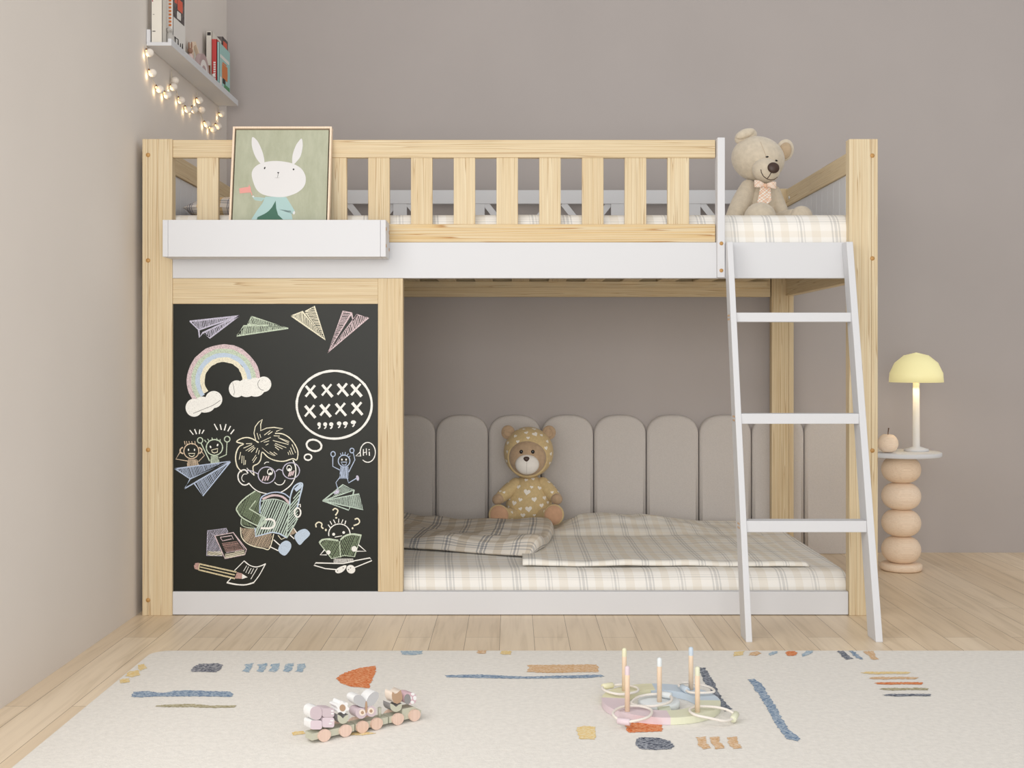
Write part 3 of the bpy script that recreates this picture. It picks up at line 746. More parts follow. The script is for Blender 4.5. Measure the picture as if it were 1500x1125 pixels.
# ---------------------------------------------------------------- tray shelf on the guard rail
tr = thing('hanging_tray', (-.64, -.045, .983), 'white open tray shelf hooked on the pine guard rail, holding the rabbit picture', 'tray shelf')
TX0, TX1, TZ0, TZ1 = -.9366, -.3384, .9828, 1.0816; TF = -.0945
MB().box(TX0+.0148, TX1-.0148, TF, TF+.012, TZ0, TZ1).obj('front_panel', white, tr, bevel=.0006)
for xa in (TX0, TX1-.0142):
    ep = MB().box(xa, xa+.0142, TF, -.0005, TZ0, TZ1).obj('end_panel', white, tr, bevel=.001)
    if xa > -.5:
        db = Dowels()
        for (dy, zz) in ((.009, 1.058), (.085, 1.056), (.009, 1.013), (.085, 1.009)): dowel(db, (xa+.0142, TF+dy, zz), (1, 0, 0), .0048, .001)
        db.obj('dowel', brass, ep)
MB().box(TX0+.0148, TX1-.0148, TF+.012, -.0125, TZ0, TZ0+.010).obj('bottom_panel', white, tr)
MB().box(TX0+.0148, TX1-.0148, -.0125, -.0005, TZ0, TZ1-.02).obj('back_panel', white, tr)

# framed rabbit picture
pic = thing('picture_frame', (-.633, -.075, .9945), 'framed print of a white rabbit on sage green leaning in the tray', 'picture')
m_frame = wood('frame_maple', 'Z', lin((246, 226, 204)), lin((238, 212, 184)), lin((220, 190, 158)), contrast=.5)
m_canvas = streaky('canvas_sage', (170, 173, 151), (183, 186, 165), .9, (30, 30, 8), .35, .65)
m_blk = plain('black', (22, 20, 20), .5)
pb0 = Vector((0, -.0785, .9945)); slope = .183
pu = Vector((0, slope, 1)).normalized(); pn = Vector((0, 1, -slope)).normalized()   # up along the picture, into the picture
px0, px1 = (341-CX)*3.285/F, (486-CX)*3.285/F; pcx = (px0+px1)/2; pw = px1-px0; ph = (1.3475-.9945)/pu.z
def PP(x, t, d=0): return Vector((x, pb0.y, pb0.z))+pu*t+pn*d
fw = .0055
mb = MB()
for (xa, xb, ta, tb) in ((px0, px0+fw, 0, ph), (px1-fw, px1, 0, ph), (px0+fw, px1-fw, ph-fw, ph), (px0+fw, px1-fw, 0, fw)):
    mb.hexa([PP(xa, ta, 0), PP(xb, ta, 0), PP(xb, ta, .022), PP(xa, ta, .022), PP(xa, tb, 0), PP(xb, tb, 0), PP(xb, tb, .022), PP(xa, tb, .022)])
mb.obj('frame', m_frame, pic, bevel=.0008)
mb = MB(); mb.hexa([PP(px0+fw, fw, .019), PP(px1-fw, fw, .019), PP(px1-fw, fw, .0215), PP(px0+fw, fw, .0215), PP(px0+fw, ph-fw, .019), PP(px1-fw, ph-fw, .019), PP(px1-fw, ph-fw, .0215), PP(px0+fw, ph-fw, .0215)])
mb.obj('backing', m_blk, pic)
g = fw+.0035
mb = MB(); mb.hexa([PP(px0+g, g, .004), PP(px1-g, g, .004), PP(px1-g, g, .019), PP(px0+g, g, .019), PP(px0+g, ph-g, .004), PP(px1-g, ph-g, .004), PP(px1-g, ph-g, .019), PP(px0+g, ph-g, .019)])
cv = mb.obj('canvas', m_canvas, pic)
PMATS = [plain('print_white', (222, 221, 221), .9), m_blk, plain('print_pink', (226, 160, 152), .9), plain('print_blue', (172, 200, 198), .9), plain('print_teal', (74, 112, 96), .9), plain('print_line', (150, 148, 146), .9)]
rabb = MB(); PN = [0]
def PQ(c):   # crop point -> picture plane
    px, py = 330+c[0]/7.5, 180+c[1]/7.5
    dr = Vector(((px-CX)/F, 1, (CY-py)/F)); o_ = PP(0, 0, .004-.0003-PN[0]*2e-5)
    t = (o_-CAM).dot(pn)/dr.dot(pn); return CAM+dr*t
def pfill(pts, mi):
    PN[0] += 1; cx = sum(p[0] for p in pts)/len(pts); cy = sum(p[1] for p in pts)/len(pts); n = len(pts)
    rabb.add([PQ((cx, cy))]+[PQ(p) for p in pts], [(0, i+1, (i+1) % n+1) for i in range(n)], mi)
SM = Draw('x', 0, 0, 1).smooth
pfill([(310,838),(420,838),(440,822),(400,860),(330,850)], 3)
pfill([(440,810),(670,815),(760,960),(770,985),(738,1000),(720,965),(740,1062),(285,1062),(350,960),(410,880)], 3)
pfill([(300,815),(430,822),(430,836),(312,834)], 3)
pfill([(345,1062),(355,1035),(430,1000),(470,975),(520,920),(540,880),(553,855),(560,940),(580,1010),(635,1062)], 4)
pfill([(400,1062),(420,1010),(500,950),(545,870),(552,940),(575,1010),(600,1062)], 4)
pfill(SM([(292,590),(300,520),(350,465),(440,430),(560,418),(700,435),(790,470),(850,520),(884,600),(870,690),(800,760),(690,805),(600,816),(480,805),(390,775),(330,710)], True), 0)
pfill(SM([(303,155),(350,195),(390,270),(418,350),(430,430),(410,458),(370,430),(325,360),(295,270),(290,190)], True), 0)
pfill(SM([(838,172),(850,220),(848,280),(825,370),(780,430),(745,458),(735,430),(740,350),(770,260),(800,210)], True), 0)
def disc(cx, cy, a, b_, mi, rot=0):
    pfill([(cx+a*math.cos(t)*math.cos(rot)-b_*math.sin(t)*math.sin(rot), cy+a*math.cos(t)*math.sin(rot)+b_*math.sin(t)*math.cos(rot)) for t in [2*PI*i/16 for i in range(16)]], mi)
disc(433, 496, 8, 14, 1, .4); disc(750, 511, 9, 10, 1)
pfill([(570,541),(592,541),(590,552),(582,558),(572,548)], 1); pfill([(580,556),(584,558),(576,598),(572,598)], 1); pfill([(535,599),(570,603),(605,601),(570,606)], 5)
disc(307, 808, 12, 9, 0); disc(755, 988, 12, 19, 0, .2)
pfill([(152,720),(200,710),(278,700),(285,765),(230,768),(160,775)], 2); pfill([(262,675),(270,700),(255,705)], 2); pfill([(278,755),(286,750),(298,790),(290,796)], 2)
rabb.obj('rabbit_print', PMATS, cv)

# ---------------------------------------------------------------- picture ledge on the left wall
SX = LW; y0, y1, zb = .096, .923, 1.598; dp = .072
led = thing('wall_ledge', (LW, .5, zb), 'white picture ledge on the left wall above the bunk bed', 'shelf')
MB().box(SX+.001, SX+dp, y0, y1, zb, zb+.010).obj('shelf_board', white, led, bevel=.0006)
MB().box(SX+.001, SX+.011, y0, y1, zb+.010, zb+.046).obj('back_lip', white, led, bevel=.0006)
MB().box(SX+dp-.010, SX+dp, y0, y1, zb+.010, zb+.020).obj('front_lip', white, led, bevel=.0006)
ZS = zb+.0102
def book(y, depth, thick, h, x0, mats, label, marks=None, group='books on the wall ledge'):
    """spine faces the room's front (-y), cover faces +x"""
    t = thing('book', (x0+thick/2, y+depth/2, ZS), label, 'book', group)
    cover, page = mats[0], m_page
    mb = MB(); x1 = x0+thick; c = .0012
    mb.box(x0, x0+c, y, y+depth, ZS, ZS+h); mb.box(x1-c, x1, y, y+depth, ZS, ZS+h); mb.box(x0, x1, y, y+c, ZS, ZS+h)
    co = mb.obj('cover', mats[0], t)
    MB().box(x0+c, x1-c, y+c, y+depth-.003, ZS+.002, ZS+h-.002).obj('pages', page, t)
    if marks:
        ms = [m for m in mats[1:]]
        for (face, a, b_, z0_, z1_, mi) in marks:
            mb = MB()
            if face == 's': mb.box(x0+a*thick, x0+b_*thick, y-.0004, y, ZS+z0_*h, ZS+z1_*h)
            else: mb.prism([Vector((x1, y+p*depth, ZS+q_*h)) for p, q_ in ((a, z0_), (b_, z0_+.01), (b_+.02, (z0_+z1_)/2), (b_, z1_), (a+.01, z1_-.01), (a-.015, (z0_+z1_)/2))], (.0004+.00005*mi, 0, 0))
            mb.obj('cover_print', ms[mi], co)
    return t
m_page = plain('paper', (226, 218, 200), .9)
b_cream = plain('book_cream', (226, 221, 210), .6); b_white = plain('book_white', (232, 229, 224), .6); b_red = plain('book_red', (196, 62, 60), .5)
b_teal = plain('book_teal', (164, 204, 200), .6); b_grey = streaky('cover_collage', (82, 76, 76), (120, 112, 110), .6, (60, 60, 60)); m_or = plain('print_orange', (214, 126, 70), .7); m_mar = plain('print_maroon', (140, 24, 50), .7)
m_red2 = plain('print_coral', (222, 98, 74), .7); m_ink = plain('print_ink', (50, 46, 46), .7); m_grn = plain('print_green', (92, 150, 104), .7); m_brn = plain('print_brown', (128, 82, 50), .7); m_ochre = plain('print_pencil', (222, 146, 40), .7)
bx = SX+.0125
# nearest: tall cream book, spine with an exclamation mark
book(.104, .036, .032, .225, SX+.012, [b_cream, m_mar, m_ink], 'tall cream hardback at the near end, with a maroon exclamation mark on its spine',
     [('s', .10, .20, .56, .62, 0), ('s', .08, .17, .52, .538, 0), ('s', .12, .38, .14, .15, 1), ('s', .15, .30, .355, .36, 1)])
marks = [('s', .50+0*i, .80, .30+.042*i, .325+.042*i, 0) for i in range(14)]
marks += [('c', .02, .90, .42, .98, 2), ('c', .10, .30, .60, .92, 3), ('c', .35, .75, .55, .70, 3), ('c', .15, .55, .72, .78, 4), ('c', .1, .18, .06, .2, 5), ('c', .1, .4, .18, .2, 5), ('c', .36, .42, .06, .2, 5), ('c', .55, .61, .06, .18, 5), ('c', .72, .78, .08, .2, 5), ('s', .04, .16, .40, .82, 1), ('c', .3, .6, .44, .54, 4), ('c', .62, .84, .8, .9, 4)]
book(.200, .13, .026, .245, SX+.0215, [b_white, m_or, m_ochre, b_grey, m_red2, b_white, m_ink], 'tall white picture book with orange spine letters and a red and charcoal cover', marks)
book(.712, .13, .020, .197, bx, [b_cream, m_brn, m_ink], 'cream book with a rounded top near the corner, left of the red book', [('s', .35, .75, .10, .42, 0), ('s', .2, .8, .93, .985, 1)])
marks = [('s', .35, .75, .16+.045*i, .19+.045*i, 0) for i in range(9)]+[('s', .1, .9, .0, .07, 1)]
book(.705, .125, .018, .169, bx+.0205, [b_red, b_white, m_grn], 'red paperback with white spine letters, near the corner', marks)
marks = [('c', .1, .9, .70, .78, 1), ('c', .25, .75, .30, .62, 0), ('c', .3, .65, .62, .66, 0), ('c', .45, .95, .05, .22, 2), ('c', .3, .55, .2, .32, 3), ('c', .05, .2, .1, .3, 1)]
book(.705, .150, .0075, .160, bx+.039, [b_teal, m_or, b_white, m_grn, m_ink], 'thin teal picture book with an orange figure, right of the red book', marks)
book(.845, .075, .024, .215, bx, [b_grey, m_red2], 'dark grey book behind the cream one near the corner', [('c', .1, .8, .75, .95, 0)])
# silver figurine
m_silver = plain('pewter', (186, 182, 176), .35, .06, 60, .1, 120)
t = thing('figurine', (SX+.044, .172, ZS), 'small silvery bird figurine between the two tall books', 'figurine')
cx_, cy_ = SX+.0445, .172
MB().ell((cx_, cy_, ZS+.024), (.0155, .0145, .026), fn=lambda p: Vector((p.x*(1-p.z*8), p.y, p.z))).obj('body', m_silver, t)
MB().ell((cx_-.001, cy_-.002, ZS+.053), (.0085, .0085, .0085)).limb((cx_+.003, cy_-.008, ZS+.052), (cx_+.010, cy_-.012, ZS+.050), .0028, .0008, 10, 4).obj('head', m_silver, t)
# small house frame
t = thing('photo_frame', (SX+.02, .55, ZS), 'small wooden house shaped frame behind the pink figurine', 'frame')
mb = MB(); o_, hh = .50, .085
prof = [(o_, 0), (o_+.11, 0), (o_+.11, .07), (o_+.03, .115), (o_, .10)]
def inset(p, k): cx = sum(a for a, _ in p)/len(p); cz = sum(b for _, b in p)/len(p); return [(cx+(a-cx)*k, cz+(b-cz)*k) for a, b in p]
inn = inset(prof, .84); n = len(prof)
A = [Vector((SX+.014, a, ZS+b)) for a, b in prof]; B = [Vector((SX+.014, a, ZS+b)) for a, b in inn]; dx = Vector((.012, 0, 0))
for i in range(n):
    j = (i+1) % n; mb.hexa([A[i], A[j], B[j], B[i], A[i]+dx, A[j]+dx, B[j]+dx, B[i]+dx])
mb.obj('frame', m_frame, t); MB().prism([Vector((SX+.014, a, ZS+b)) for a, b in inn], (.002, 0, 0)).obj('backing', b_cream, t)
# pink figurine, rainbow, small white figurine
m_pinkc = plain('ceramic_pink', (216, 188, 182), .5); m_mauve = plain('rainbow_mauve', (184, 160, 158), .7); m_lil = plain('rainbow_white', (232, 226, 222), .7); m_brown = plain('figure_brown', (150, 112, 92), .6)
t = thing('figurine', (SX+.05, .385, ZS), 'pink and brown rabbit figurine beside the wooden rainbow on the ledge', 'figurine')
MB().ell((SX+.048, .385, ZS+.020), (.010, .011, .021)).obj('body', m_pinkc, t)
MB().ell((SX+.048, .383, ZS+.048), (.008, .008, .009)).obj('head', m_brown, t)
for s_ in (-1, 1): MB().ell((SX+.048+s_*.004, .384, ZS+.064), (.0026, .002, .012)).obj('ear', m_brown, t)
t = thing('toy_rainbow', (SX+.052, .505, ZS), 'mauve and white wooden toy rainbow standing on the ledge', 'toy')
def arch(ro, ri, mat, nm):
    mb = MB(); n = 24; c0 = Vector((SX+.046, .505, ZS))
    for i in range(n):
        a, b_ = PI*i/n, PI*(i+1)/n
        P_ = lambda r, t_, x: c0+Vector((x, -r*math.cos(t_), r*math.sin(t_)))
        mb.hexa([P_(ri, a, 0), P_(ro, a, 0), P_(ro, b_, 0), P_(ri, b_, 0), P_(ri, a, .014), P_(ro, a, .014), P_(ro, b_, .014), P_(ri, b_, .014)])
    mb.obj(nm, mat, t)
arch(.068, .050, m_mauve, 'outer_arch'); arch(.0495, .032, m_lil, 'middle_arch'); arch(.0315, .014, m_mauve, 'inner_arch')
t = thing('figurine', (SX+.054, .645, ZS), 'tiny white figurine at the foot of the red book', 'figurine')
MB().ell((SX+.054, .648, ZS+.014), (.0075, .0075, .015)).obj('body', m_silver, t); MB().ell((SX+.054, .646, ZS+.033), (.0055, .0055, .006)).obj('head', m_lil, t)

# ---------------------------------------------------------------- string lights
sl_ = thing('string_lights', (LW, .5, zb-.01), 'string of warm fairy lights with white felt balls hanging under the wall ledge', 'string lights')
m_felt = plain('felt_white', (232, 224, 214), .95, .04, 200, .3, 500, .1)
m_led = plain('led_glow', (255, 226, 160), .4, emit=(255, 200, 110), estr=5); m_sock = plain('socket_brown', (120, 82, 50), .5); m_wire = plain('wire_clear', (206, 196, 178), .4)
def wallp(cx, cy, dx=.008):
    px, py = 187+cx/5, cy/5; d_ = F*(-(LW+dx))/(CX-px); return Vector((LW+dx, CAM.y+d_, CAM.z+(CY-py)*d_/F))
leds = [(137,362),(156,512),(208,628),(267,670),(313,622),(372,712),(420,778),(470,780),(504,720),(560,890),(600,925),(643,908),(669,829)]
balls = [(162,387),(183,535),(238,655),(293,697),(337,637),(394,735),(443,802),(490,803),(527,735),(583,910),(628,947),(667,925),(690,832),(348,590),(543,806)]
def sag(pts):
    return SM([tuple(p) for p in pts], False)
def sm3(P_):
    out = []
    for i in range(len(P_)-1):
        p0, p1, p2, p3 = P_[max(i-1, 0)], P_[i], P_[i+1], P_[min(i+2, len(P_)-1)]
        for t in (0, .25, .5, .75): out.append(.5*((2*p1)+(p2-p0)*t+(2*p0-5*p1+4*p2-p3)*t*t+(3*p1-p0-3*p2+p3)*t**3))
    return out+[P_[-1]]
wire = MB()
for seg_ in ([(135,328),(137,362),(156,512),(208,628),(267,670),(313,622),(322,510)], [(322,510),(330,575),(372,712),(420,778),(470,780),(504,720),(506,675)], [(506,675),(525,800),(560,890),(600,925),(643,908),(669,829),(664,775)]):
    wire.tube(sm3([wallp(*c_, dx=.006) for c_ in seg_]), .0009, 6)
wire.obj('wire', m_wire, sl_)
for c_ in leds:
    p = wallp(*c_, dx=.007)
    MB().ell(p+Vector((0, 0, -.0042)), (.0018, .0018, .0030), nu=12, nv=8).obj('bulb', m_led, sl_)
    MB().tube([p+Vector((0, 0, -.002)), p+Vector((0, 0, .003))], .0024, 10).obj('socket', m_sock, sl_)
    point('fairy_light', p+Vector((.000, 0, -.018)), .017, (1.0, .74, .42), .006)
for c_ in balls:
    p = wallp(*c_, dx=.0145); MB().ell(p, (.0118, .0118, .0118), nu=24, nv=14).obj('felt_ball', m_felt, sl_)

# ---------------------------------------------------------------- projecting prints onto rounded toys
def bvh(mbs):
    vs = []; fs = []
    for mb in mbs:
        o_ = len(vs); vs += [Vector(v) for v in mb.v]; fs += [[i+o_ for i in f] for f in mb.f]
    return BVHTree.FromPolygons(vs, fs)
def hit(tree, px, py):
    dr = Vector(((px-CX)/F, 1, (CY-py)/F)).normalized(); h = tree.ray_cast(CAM, dr)
    return (h[0], h[1]) if h[0] is not None else (None, None)
def heart_pts(n=20):
    out = []
    for i in range(n):
        t = 2*PI*i/n; x = 16*math.sin(t)**3; y = 13*math.cos(t)-5*math.cos(2*t)-2*math.cos(3*t)-math.cos(4*t); out.append((x/16, y/16))
    return out
HP = heart_pts()
def add_heart(mb, tree, px, py, r, rot, mi, off=.0007):
    c, n = hit(tree, px, py)
    if c is None: return
    if n.dot(CAM-c) < 0: n = -n
    vs = []
    up = Vector((0, 0, 1)); rt = up.cross(n).normalized() if abs(n.z) < .95 else Vector((1, 0, 0)); u2 = n.cross(rt).normalized()
    rs = r/(F/(c.y-CAM.y))
    for k in (0, .35, .7, 1.0):
        for (hx, hy) in (HP if k else [(0, 0)]):
            a, b_ = hx*k*rs, hy*k*rs; a, b_ = a*math.cos(rot)-b_*math.sin(rot), a*math.sin(rot)+b_*math.cos(rot)
            p = c-rt*a*-1+u2*b_
            h = tree.ray_cast(p+n*.02, -n, .05)
            vs.append(h[0]+n*off if h[0] is not None else p+n*off)
    m = len(HP); fs = [(0, 1+i, 1+(i+1) % m) for i in range(m)]
    for L in range(2):
        for i in range(m): fs.append((1+L*m+i, 1+(L+1)*m+i, 1+(L+1)*m+(i+1) % m, 1+L*m+(i+1) % m))
    mb.add(vs, fs, mi, True)
def add_stroke(mb, tree, pts, r, mi=0):
    P_ = []
    for i in range(len(pts)-1):
        for k in range(6):
            t = k/6; x = pts[i][0]*(1-t)+pts[i+1][0]*t; y = pts[i][1]*(1-t)+pts[i+1][1]*t
            h, n = hit(tree, x, y)
            if h is not None: P_.append(h)
    h, n = hit(tree, *pts[-1])
    if h is not None: P_.append(h)
    if len(P_) > 1: mb.tube(P_, r, 6, mi)

# ---------------------------------------------------------------- hooded bear on the lower bunk
m_suit = plain('suit_mustard', (208, 184, 138), .95, .07, 120, .35, 420, .1, .2)
m_fur = plain('fur_tan', (184, 158, 130), .95, .10, 90, .5, 380, .1, .3); m_sole = plain('sole_tan', (196, 156, 126), .95, .06, 90, .4, 380, .1, .3)
m_heart = plain('heart_white', (240, 234, 224), .9); m_muz = plain('muzzle_white', (236, 231, 224), .9, .02, 80, .2, 300, .1)
m_nose = plain('nose_brown', (64, 44, 36), .45); m_eye = plain('eye_black', (14, 12, 12), .15)
YH = .86; bb = thing('teddy_bear', (at(774, 770, YH).x, YH, ZM), 'seated tan teddy bear in a mustard hooded suit with white hearts', 'teddy bear')
def Q7(x, y, Y=YH): return at(700+x/6.25, 600+y/6.25, Y)
SB = F/(YH+3.3); u7 = 1/6.25/SB
head = MB().ell(Q7(464, 390), (228*u7, 195*u7, 232*u7), nu=56, nv=36)
face = MB().ell(Q7(456, 440, YH-.050), (168*u7, .040, 163*u7), nu=48, nv=30)
rim = MB(); rc = Q7(457, 440, YH-.052)
rim.tube([rc+Vector((172*u7*math.cos(t), .014*math.cos(2*t)*0+ .010*(abs(math.cos(t))), 168*u7*math.sin(t))) for t in [2*PI*i/56 for i in range(56)]], .0062, 14, closed=True)
torso = MB().ell(Q7(468, 835), (205*u7, 165*u7, 245*u7), nu=56, nv=36, fn=lambda p: Vector((p.x*(1.02-.16*p.z/(245*u7)), p.y*(1-.1*p.z/(245*u7)), p.z)))
bot = ZM
arms = []
for (a, b_, ya, yb) in (((348, 685), (195, 815), YH-.01, YH-.045), ((594, 680), (722, 815), YH-.01, YH-.045)):
    arms.append(MB().limb(Q7(*a, ya), Q7(*b_, yb), 62*u7, 50*u7, bulge=.003))
legs = []
for (a, b_) in (((360, 985), (235, 968)), ((570, 985), (655, 968))):
    legs.append(MB().limb(Q7(*a, YH-.03), Q7(*b_, YH-.088), 68*u7, 74*u7))
trees = [head, rim]+[torso]+arms+legs
HM = {id(head): [(443,212,16),(343,243,16),(275,305,16),(366,293,15),(460,259,14),(523,225,23),(582,235,14),(636,292,16),(624,352,17),(668,405,16),(657,490,15),(263,470,17),(272,387,16),(320,575,14),(515,178,18),(420,180,12),(370,184,10)],
      id(torso): [(363,640,13),(442,645,15),(505,636,14),(290,672,12),(603,665,14),(372,707,18),(312,747,18),(450,755,26),(492,710,13),(564,718,17),(516,822,21),(388,825,17),(333,855,21),(390,908,15),(465,910,26),(412,967,20),(583,877,18),(517,966,12),(610,808,18),(382,1010,12),(470,1012,14),(530,1015,12),(615,745,13),(640,850,14),(290,820,12),(282,890,12)],
      id(arms[0]): [(205,748,12),(240,758,11),(237,690,12),(280,665,10)], id(arms[1]): [(680,757,12),(735,752,11),(652,665,13),(700,700,12),(755,800,10)],
      id(legs[0]): [(312,940,14),(310,1005,14),(345,1030,10)], id(legs[1]): [(610,930,12),(590,1000,13),(625,1010,10)]}
for mb, nm in ((head, 'hood'), (torso, 'suit_body'), (arms[0], 'arm'), (arms[1], 'arm'), (legs[0], 'leg'), (legs[1], 'leg')):
    tr_ = bvh([mb]); hb = MB()
    for (hx, hy, r) in HM[id(mb)]: add_heart(hb, tr_, 700+hx/6.25, 600+hy/6.25, r*1.22/6.25, random.uniform(-.35, .35), 1)
    k_ = MB(); k_.add(mb.v, mb.f, 0, True); k_.add(hb.v, hb.f, 1, True)
    o_ = k_.obj(nm, [m_suit, m_heart], bb)
    if nm == 'hood': hood = o_
    if nm == 'arm':
        i_ = 0 if o_.name == 'arm' else 1
rim.obj('hood_rim', m_suit, hood)
fo_ = face.obj('face', m_fur, bb)
ftree = bvh([face])
muz = MB().ell(Q7(451, 502, YH-.082), (108*u7, 66*u7, 92*u7), nu=40, nv=24); mo = muz.obj('muzzle', m_muz, bb)
st = MB(); add_stroke(st, bvh([muz]), [(700+448/6.25, 600+480/6.25), (700+448/6.25, 600+586/6.25)], .0006); st.obj('muzzle_seam', plain('seam_grey', (190, 184, 176), .9), mo)
def tri_nose(p): return Vector((p.x*(1+ .45*p.z/(26*u7)), p.y, p.z))
nc, _n = hit(bvh([muz]), 700+445/6.25, 600+455/6.25)
MB().ell(nc, (25*u7, 14*u7, 24*u7), nu=24, nv=16, fn=tri_nose).obj('nose', m_nose, bb)
for ex in (398, 503):
    ec, _n = hit(ftree, 700+ex/6.25, 600+387/6.25); MB().ell(ec, (17*u7, 9*u7, 18*u7), nu=20, nv=12).obj('eye', m_eye, bb)
for ex, ey, sg in ((276, 208, -1), (652, 210, 1)):
    eo = MB().ell(Q7(ex, ey, YH), (62*u7, 26*u7, 65*u7), nu=36, nv=20).obj('ear', m_fur, bb)
    ec = Q7(ex, ey+4, YH-24*u7); MB().tube([ec+Vector((36*u7*math.cos(t), 0, 38*u7*math.sin(t))) for t in [2*PI*i/24 for i in range(24)]], .0011, 6, closed=True).obj('ear_stitch', m_fur, eo)
for (hx, hy) in ((184, 822), (722, 818)):
    MB().ell(Q7(hx, hy, YH-.054), (54*u7, 44*u7, 50*u7), nu=32, nv=20, R=Matrix.Rotation(.5 if hx > 400 else -.5, 3, 'Y')).obj('paw', m_fur, bb)
for (hx, hy, sg) in ((192, 966, -1), (695, 964, 1)):
    R = Matrix.Rotation(sg*.14, 3, 'Z') @ Matrix.Rotation(sg*.35, 3, 'Y')
    ft = MB().ell(Q7(hx, hy, YH-.108), (93*u7, 42*u7, 96*u7), R=R, nu=40, nv=24).obj('foot', m_suit, bb)
    MB().ell(Q7(hx-2*sg, hy, YH-.108)+Vector((-sg*.0, -14*u7, 0)), (84*u7, 31*u7, 88*u7), R=R, nu=40, nv=24).obj('sole', m_sole, ft)

# ---------------------------------------------------------------- cream bear on the upper bunk
m_cream = plain('plush_cream', (214, 202, 182), .95, .07, 70, .5, 330, .1, .35)
m_cream2 = plain('plush_ear_inner', (190, 168, 140), .95, .08, 70, .5, 330, .1, .35)
YU = .42; SU = F/(YU+3.3); u8 = 1/7.5/SU
def Q8(x, y, Y=YU): return at(1050+x/7.5, 180+y/7.5, Y)
ub = thing('teddy_bear', (at(1113, 315, YU).x, YU, 1.115), 'seated cream plush bear with a peach check bow on the upper bunk', 'teddy bear')
RH = Matrix.Rotation(math.radians(14), 3, 'Y')
hd = MB().ell(Q8(452, 398), (292*u8, 270*u8, 246*u8), R=RH, nu=56, nv=36); hd.obj('head', m_cream, ub)
mz = MB().ell(Q8(540, 522, YU-.070), (150*u8, 130*u8, 128*u8), R=RH, nu=48, nv=30)
mzo = mz.obj('muzzle', m_cream, ub)
T8 = bvh([mz, hd])
st = MB()
p8 = lambda x, y: (1050+x/7.5, 180+y/7.5)
add_stroke(st, T8, [p8(485, 512), p8(490, 545), p8(512, 585), p8(550, 615), p8(590, 626), p8(630, 620), p8(665, 594)], .0013)
add_stroke(st, T8, [p8(597, 545), p8(575, 585), p8(550, 615)], .0013)
st.obj('mouth_stitch', m_nose, mzo)
nc, _n = hit(T8, *p8(620, 495)); MB().ell(nc+Vector((.0, -.003, 0)), (64*u8, 26*u8, 58*u8), R=Matrix.Rotation(.25, 3, 'Y'), nu=32, nv=20).obj('nose', m_nose, ub)
for (ex, ey) in ((552, 373), (652, 414)):
    ec, _n = hit(T8, *p8(ex, ey)); MB().ell(ec, (18*u8, 10*u8, 9*u8), R=Matrix.Rotation(.3 if ex > 600 else -.1, 3, 'Y'), nu=20, nv=12).obj('eye', m_eye, ub)
# head seam
st = MB(); add_stroke(st, T8, [p8(478, 205), p8(500, 260), p8(520, 310), p8(540, 362)], .0006); st.obj('head_seam', m_cream2, mzo)
# ears
e1 = MB().ell(Q8(318, 150, YU), (128*u8, 70*u8, 84*u8), R=Matrix.Rotation(math.radians(-22), 3, 'Y'), nu=40, nv=24, fn=lambda p: Vector((p.x, p.y, p.z*(1-.0*p.x)))).obj('ear', m_cream, ub)
MB().ell(Q8(312, 118, YU-.020), (110*u8, 50*u8, 46*u8), R=Matrix.Rotation(math.radians(-22), 3, 'Y'), nu=32, nv=20).obj('ear_fold', m_cream, e1)
e2 = MB().ell(Q8(748, 300, YU+.01), (98*u8, 40*u8, 122*u8), R=Matrix.Rotation(.25, 3, 'Y'), nu=40, nv=24).obj('ear', m_cream, ub)
MB().ell(Q8(752, 306, YU-.002), (70*u8, 35*u8, 94*u8), R=Matrix.Rotation(.25, 3, 'Y'), nu=40, nv=24).obj('ear_lining', m_cream2, e2)
# body
MB().ell(Q8(500, 880, YU+.01), (190*u8, 165*u8, 285*u8), nu=48, nv=30, fn=lambda p: Vector((p.x*(1-.10*p.z/(285*u8)), p.y, p.z))).obj('torso', m_cream, ub)
MB().limb(Q8(345, 715, YU-.005), Q8(185, 1060, YU-.03), 92*u8, 96*u8, bulge=.004).obj('arm', m_cream, ub)
MB().limb(Q8(630, 760, YU), Q8(700, 960, YU-.02), 70*u8, 80*u8).obj('arm', m_cream, ub)
MB().limb(Q8(470, 1075, YU-.05), Q8(476, 1050, YU-.12), 150*u8, 172*u8).obj('leg', m_cream, ub)
MB().limb(Q8(700, 1075, YU-.03), Q8(850, 1055, YU-.075), 100*u8, 110*u8).obj('leg', m_cream, ub)
MB().ell(Q8(930, 1035, YU-.10), (120*u8, 90*u8, 120*u8), nu=36, nv=24).obj('foot', m_cream, ub)
# bow and tail of ribbon
m_bow = plaid('ribbon_check', .020, base=(236, 196, 168), beige=(244, 226, 208), grey=(250, 240, 228), line=(222, 166, 134), strong=1.0)
bow = MB()
def loop(sg):
    c0 = Q8(545 if sg > 0 else 520, 690, YU-.092)
    def fn(u, v):
        x = u*.030*1.0; wdt = .0045+.0065*math.sin(u*PI*.62)**1.2
        return (c0.x+sg*x, c0.y-.006*math.sin(u*PI)-.001, c0.z+.002+(v-.5)*2*wdt+.004*u*(1 if sg < 0 else -.3))
    bow.grid(fn, 12, 8, 0, lambda u, v: (u*.03+v*.02, v*.02-u*.03))
loop(-1); loop(1)
bow.ell(Q8(532, 688, YU-.096), (.0055, .005, .0065), nu=16, nv=10)
def tailf(u, v):
    a = Q8(480+110*u-v*30*(1-u)-0*v, 690+ (205-(0 if u < .5 else 0))*v-45*v*max(0, u-.75)*4, YU-.088+.004*math.sin(v*3)+.0025*math.cos(u*7)-.012*v)
    return (a.x+(.006*v*(u-.5)), a.y, a.z)
bow.grid(tailf, 12, 16, 0, lambda u, v: ((u*.016+v*.028), (v*.028-u*.016)))
bow.obj('bow', m_bow, ub, solid=.0015)

